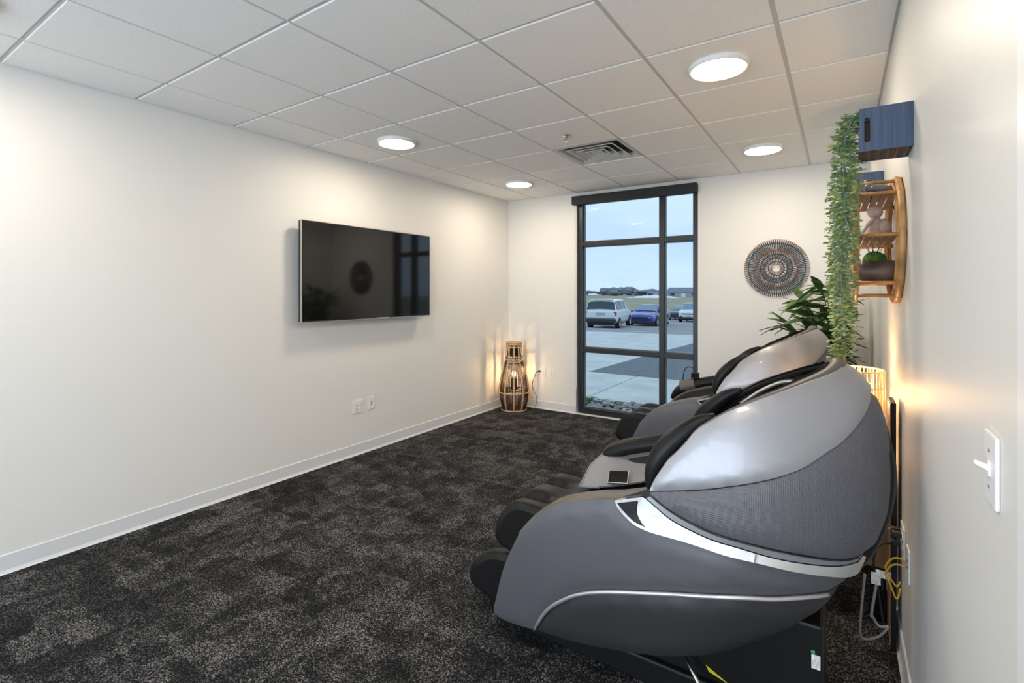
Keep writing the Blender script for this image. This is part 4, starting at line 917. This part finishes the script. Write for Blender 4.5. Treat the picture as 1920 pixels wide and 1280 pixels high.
b = MB(); b.tube(cr([(XR_ - .09, 2.40, .42), (XR_ - .095, 2.40, .36), (XR_ - .11, 2.40, .24), (XR_ - .105, 2.42, .22), (XR_ - .085, 2.42, .19), (XR_ - .055, 2.42, .20)], 5), .005, 6); b.tube(cr([(XR_ - .13, 2.42, .38), (XR_ - .140, 2.42, .26), (XR_ - .145, 2.44, .135), (XR_ - .13, 2.44, .11), (XR_ - .085, 2.42, .15), (XR_ - .055, 2.42, .20)], 5), .0045, 6); b.o('cable', 'cord_gry', pg, True)
MB().box(XR_ - .112, XR_ - .082, 2.388, 2.391, .365, .41).o('tag', 'tag', pg); MB().box(XR_ - .098, XR_ - .05, 2.378, 2.381, .40, .428).o('tag', 'tag', pg)
pg = thing('network_leads', 'short yellow network leads hanging from the right wall plate', 'cord', (0, 0, 0))
for z in (.512, .488):
    b = MB(); b.tube(cr([(XR_ - .0085, 2.325, z), (XR_ - .035, 2.325, z + .002), (XR_ - .055, 2.33, z - .012), (XR_ - .07, 2.34, z - .05), (XR_ - .055, 2.35, z - .09), (XR_ - .035, 2.36, z - .12 - (.512 - z)), (XR_ - .024, 2.36, z - .10)], 5), .0032, 6); b.o('lead', 'cord_yel', pg, True)
b = MB(); b.add([(-.03, 0, .05), (.05, 0, .012), (-.02, 0, .03), (-.03, .001, .05), (.05, .001, .012), (-.02, .001, .03)], [(0, 2, 1), (3, 4, 5), (0, 1, 4, 3), (1, 2, 5, 4), (2, 0, 3, 5)]); b.o('warning_label', 'yellow', ch1, loc=(-.375 - CX, 1.8825 - CY, .105))

# ------------------------------------------------------------------ corner plant
pt = thing('potted_palm', 'tall leafy bamboo palm in the far right corner', 'plant', (-.03, 4.98, 0))
b = MB(); b.lathe([(.12, 0), (.15, .02), (.17, .28), (.16, .29), (.15, .25)], 24, cap=False); b.add([(.12 * math.cos(2 * PI * k / 24), .12 * math.sin(2 * PI * k / 24), 0) for k in range(24)], [tuple(range(24))[::-1]]); b.o('pot', 'potbrown', pt, True)
b = MB(); b.lathe([(.152, .255), (0, .262)], 24, cap=False); b.o('soil', 'soil', pt)
pleaf = []
for k, m_ in enumerate(('leaf', 'leaf', 'leaf2')):
    rows = []; n = 7
    for i in range(n + 1):
        u = i / n; w_ = .145 * math.sin(PI * min(1, u * .93 + .05)) ** .8 * (1 - .25 * u); dz = -.20 * u * u * (.5 + .5 * k)
        rows.append([(-w_, u, dz + .02), (0, u, dz), (w_, u, dz + .02)])
    b = MB(); b.grid(rows); me = bpy.data.meshes.new('palm_leaf'); me.from_pydata(b.v, [], b.f); me.materials.append(M[m_]); me.polygons.foreach_set('use_smooth', [True] * len(me.polygons)); pleaf.append(me)
stems = [(-.34, -.10, 1.22), (-.24, .10, 1.42), (-.10, -.08, 1.55), (.02, .06, 1.50), (.10, -.12, 1.38), (-.18, -.22, 1.30), (.04, -.26, 1.12), (-.06, .18, 1.36), (.12, .12, 1.10), (-.02, -.04, 1.25), (-.14, .0, 1.12)]
nl = 0
for sx, sy, hh in stems:
    P = cr([(sx * .15, sy * .15, .26), (sx * .3, sy * .3, hh * .55), (sx * .62, sy * .62, hh * .85), (sx, sy, hh)], 6)
    b = MB(); b.tube(P, [.009 - .006 * i / (len(P) - 1) for i in range(len(P))], 6); b.o('stem', 'stem', pt, True)
    for i in range(9, len(P)):
        for k in range(2 if i < len(P) - 1 else 6):
            if nl >= 300: break
            p = Vector(P[i]); an = math.atan2(sy, sx) + random.uniform(-1.9, 1.9); L_ = random.uniform(.17, .26)
            tip = p + Vector((math.cos(an), math.sin(an), 0)) * L_
            if tip.x - .03 > XR_ - .02 or tip.y + 4.98 > YF - .03: an += PI; tip = p + Vector((math.cos(an), math.sin(an), 0)) * L_
            q = Matrix.Rotation(an - PI / 2, 4, 'Z') @ Matrix.Rotation(random.uniform(-.5, .9), 4, 'X') @ Matrix.Rotation(random.uniform(-.5, .5), 4, 'Y')
            inst(pleaf[nl % 3], 'leaf', pt, p, q.to_quaternion(), L_); nl += 1
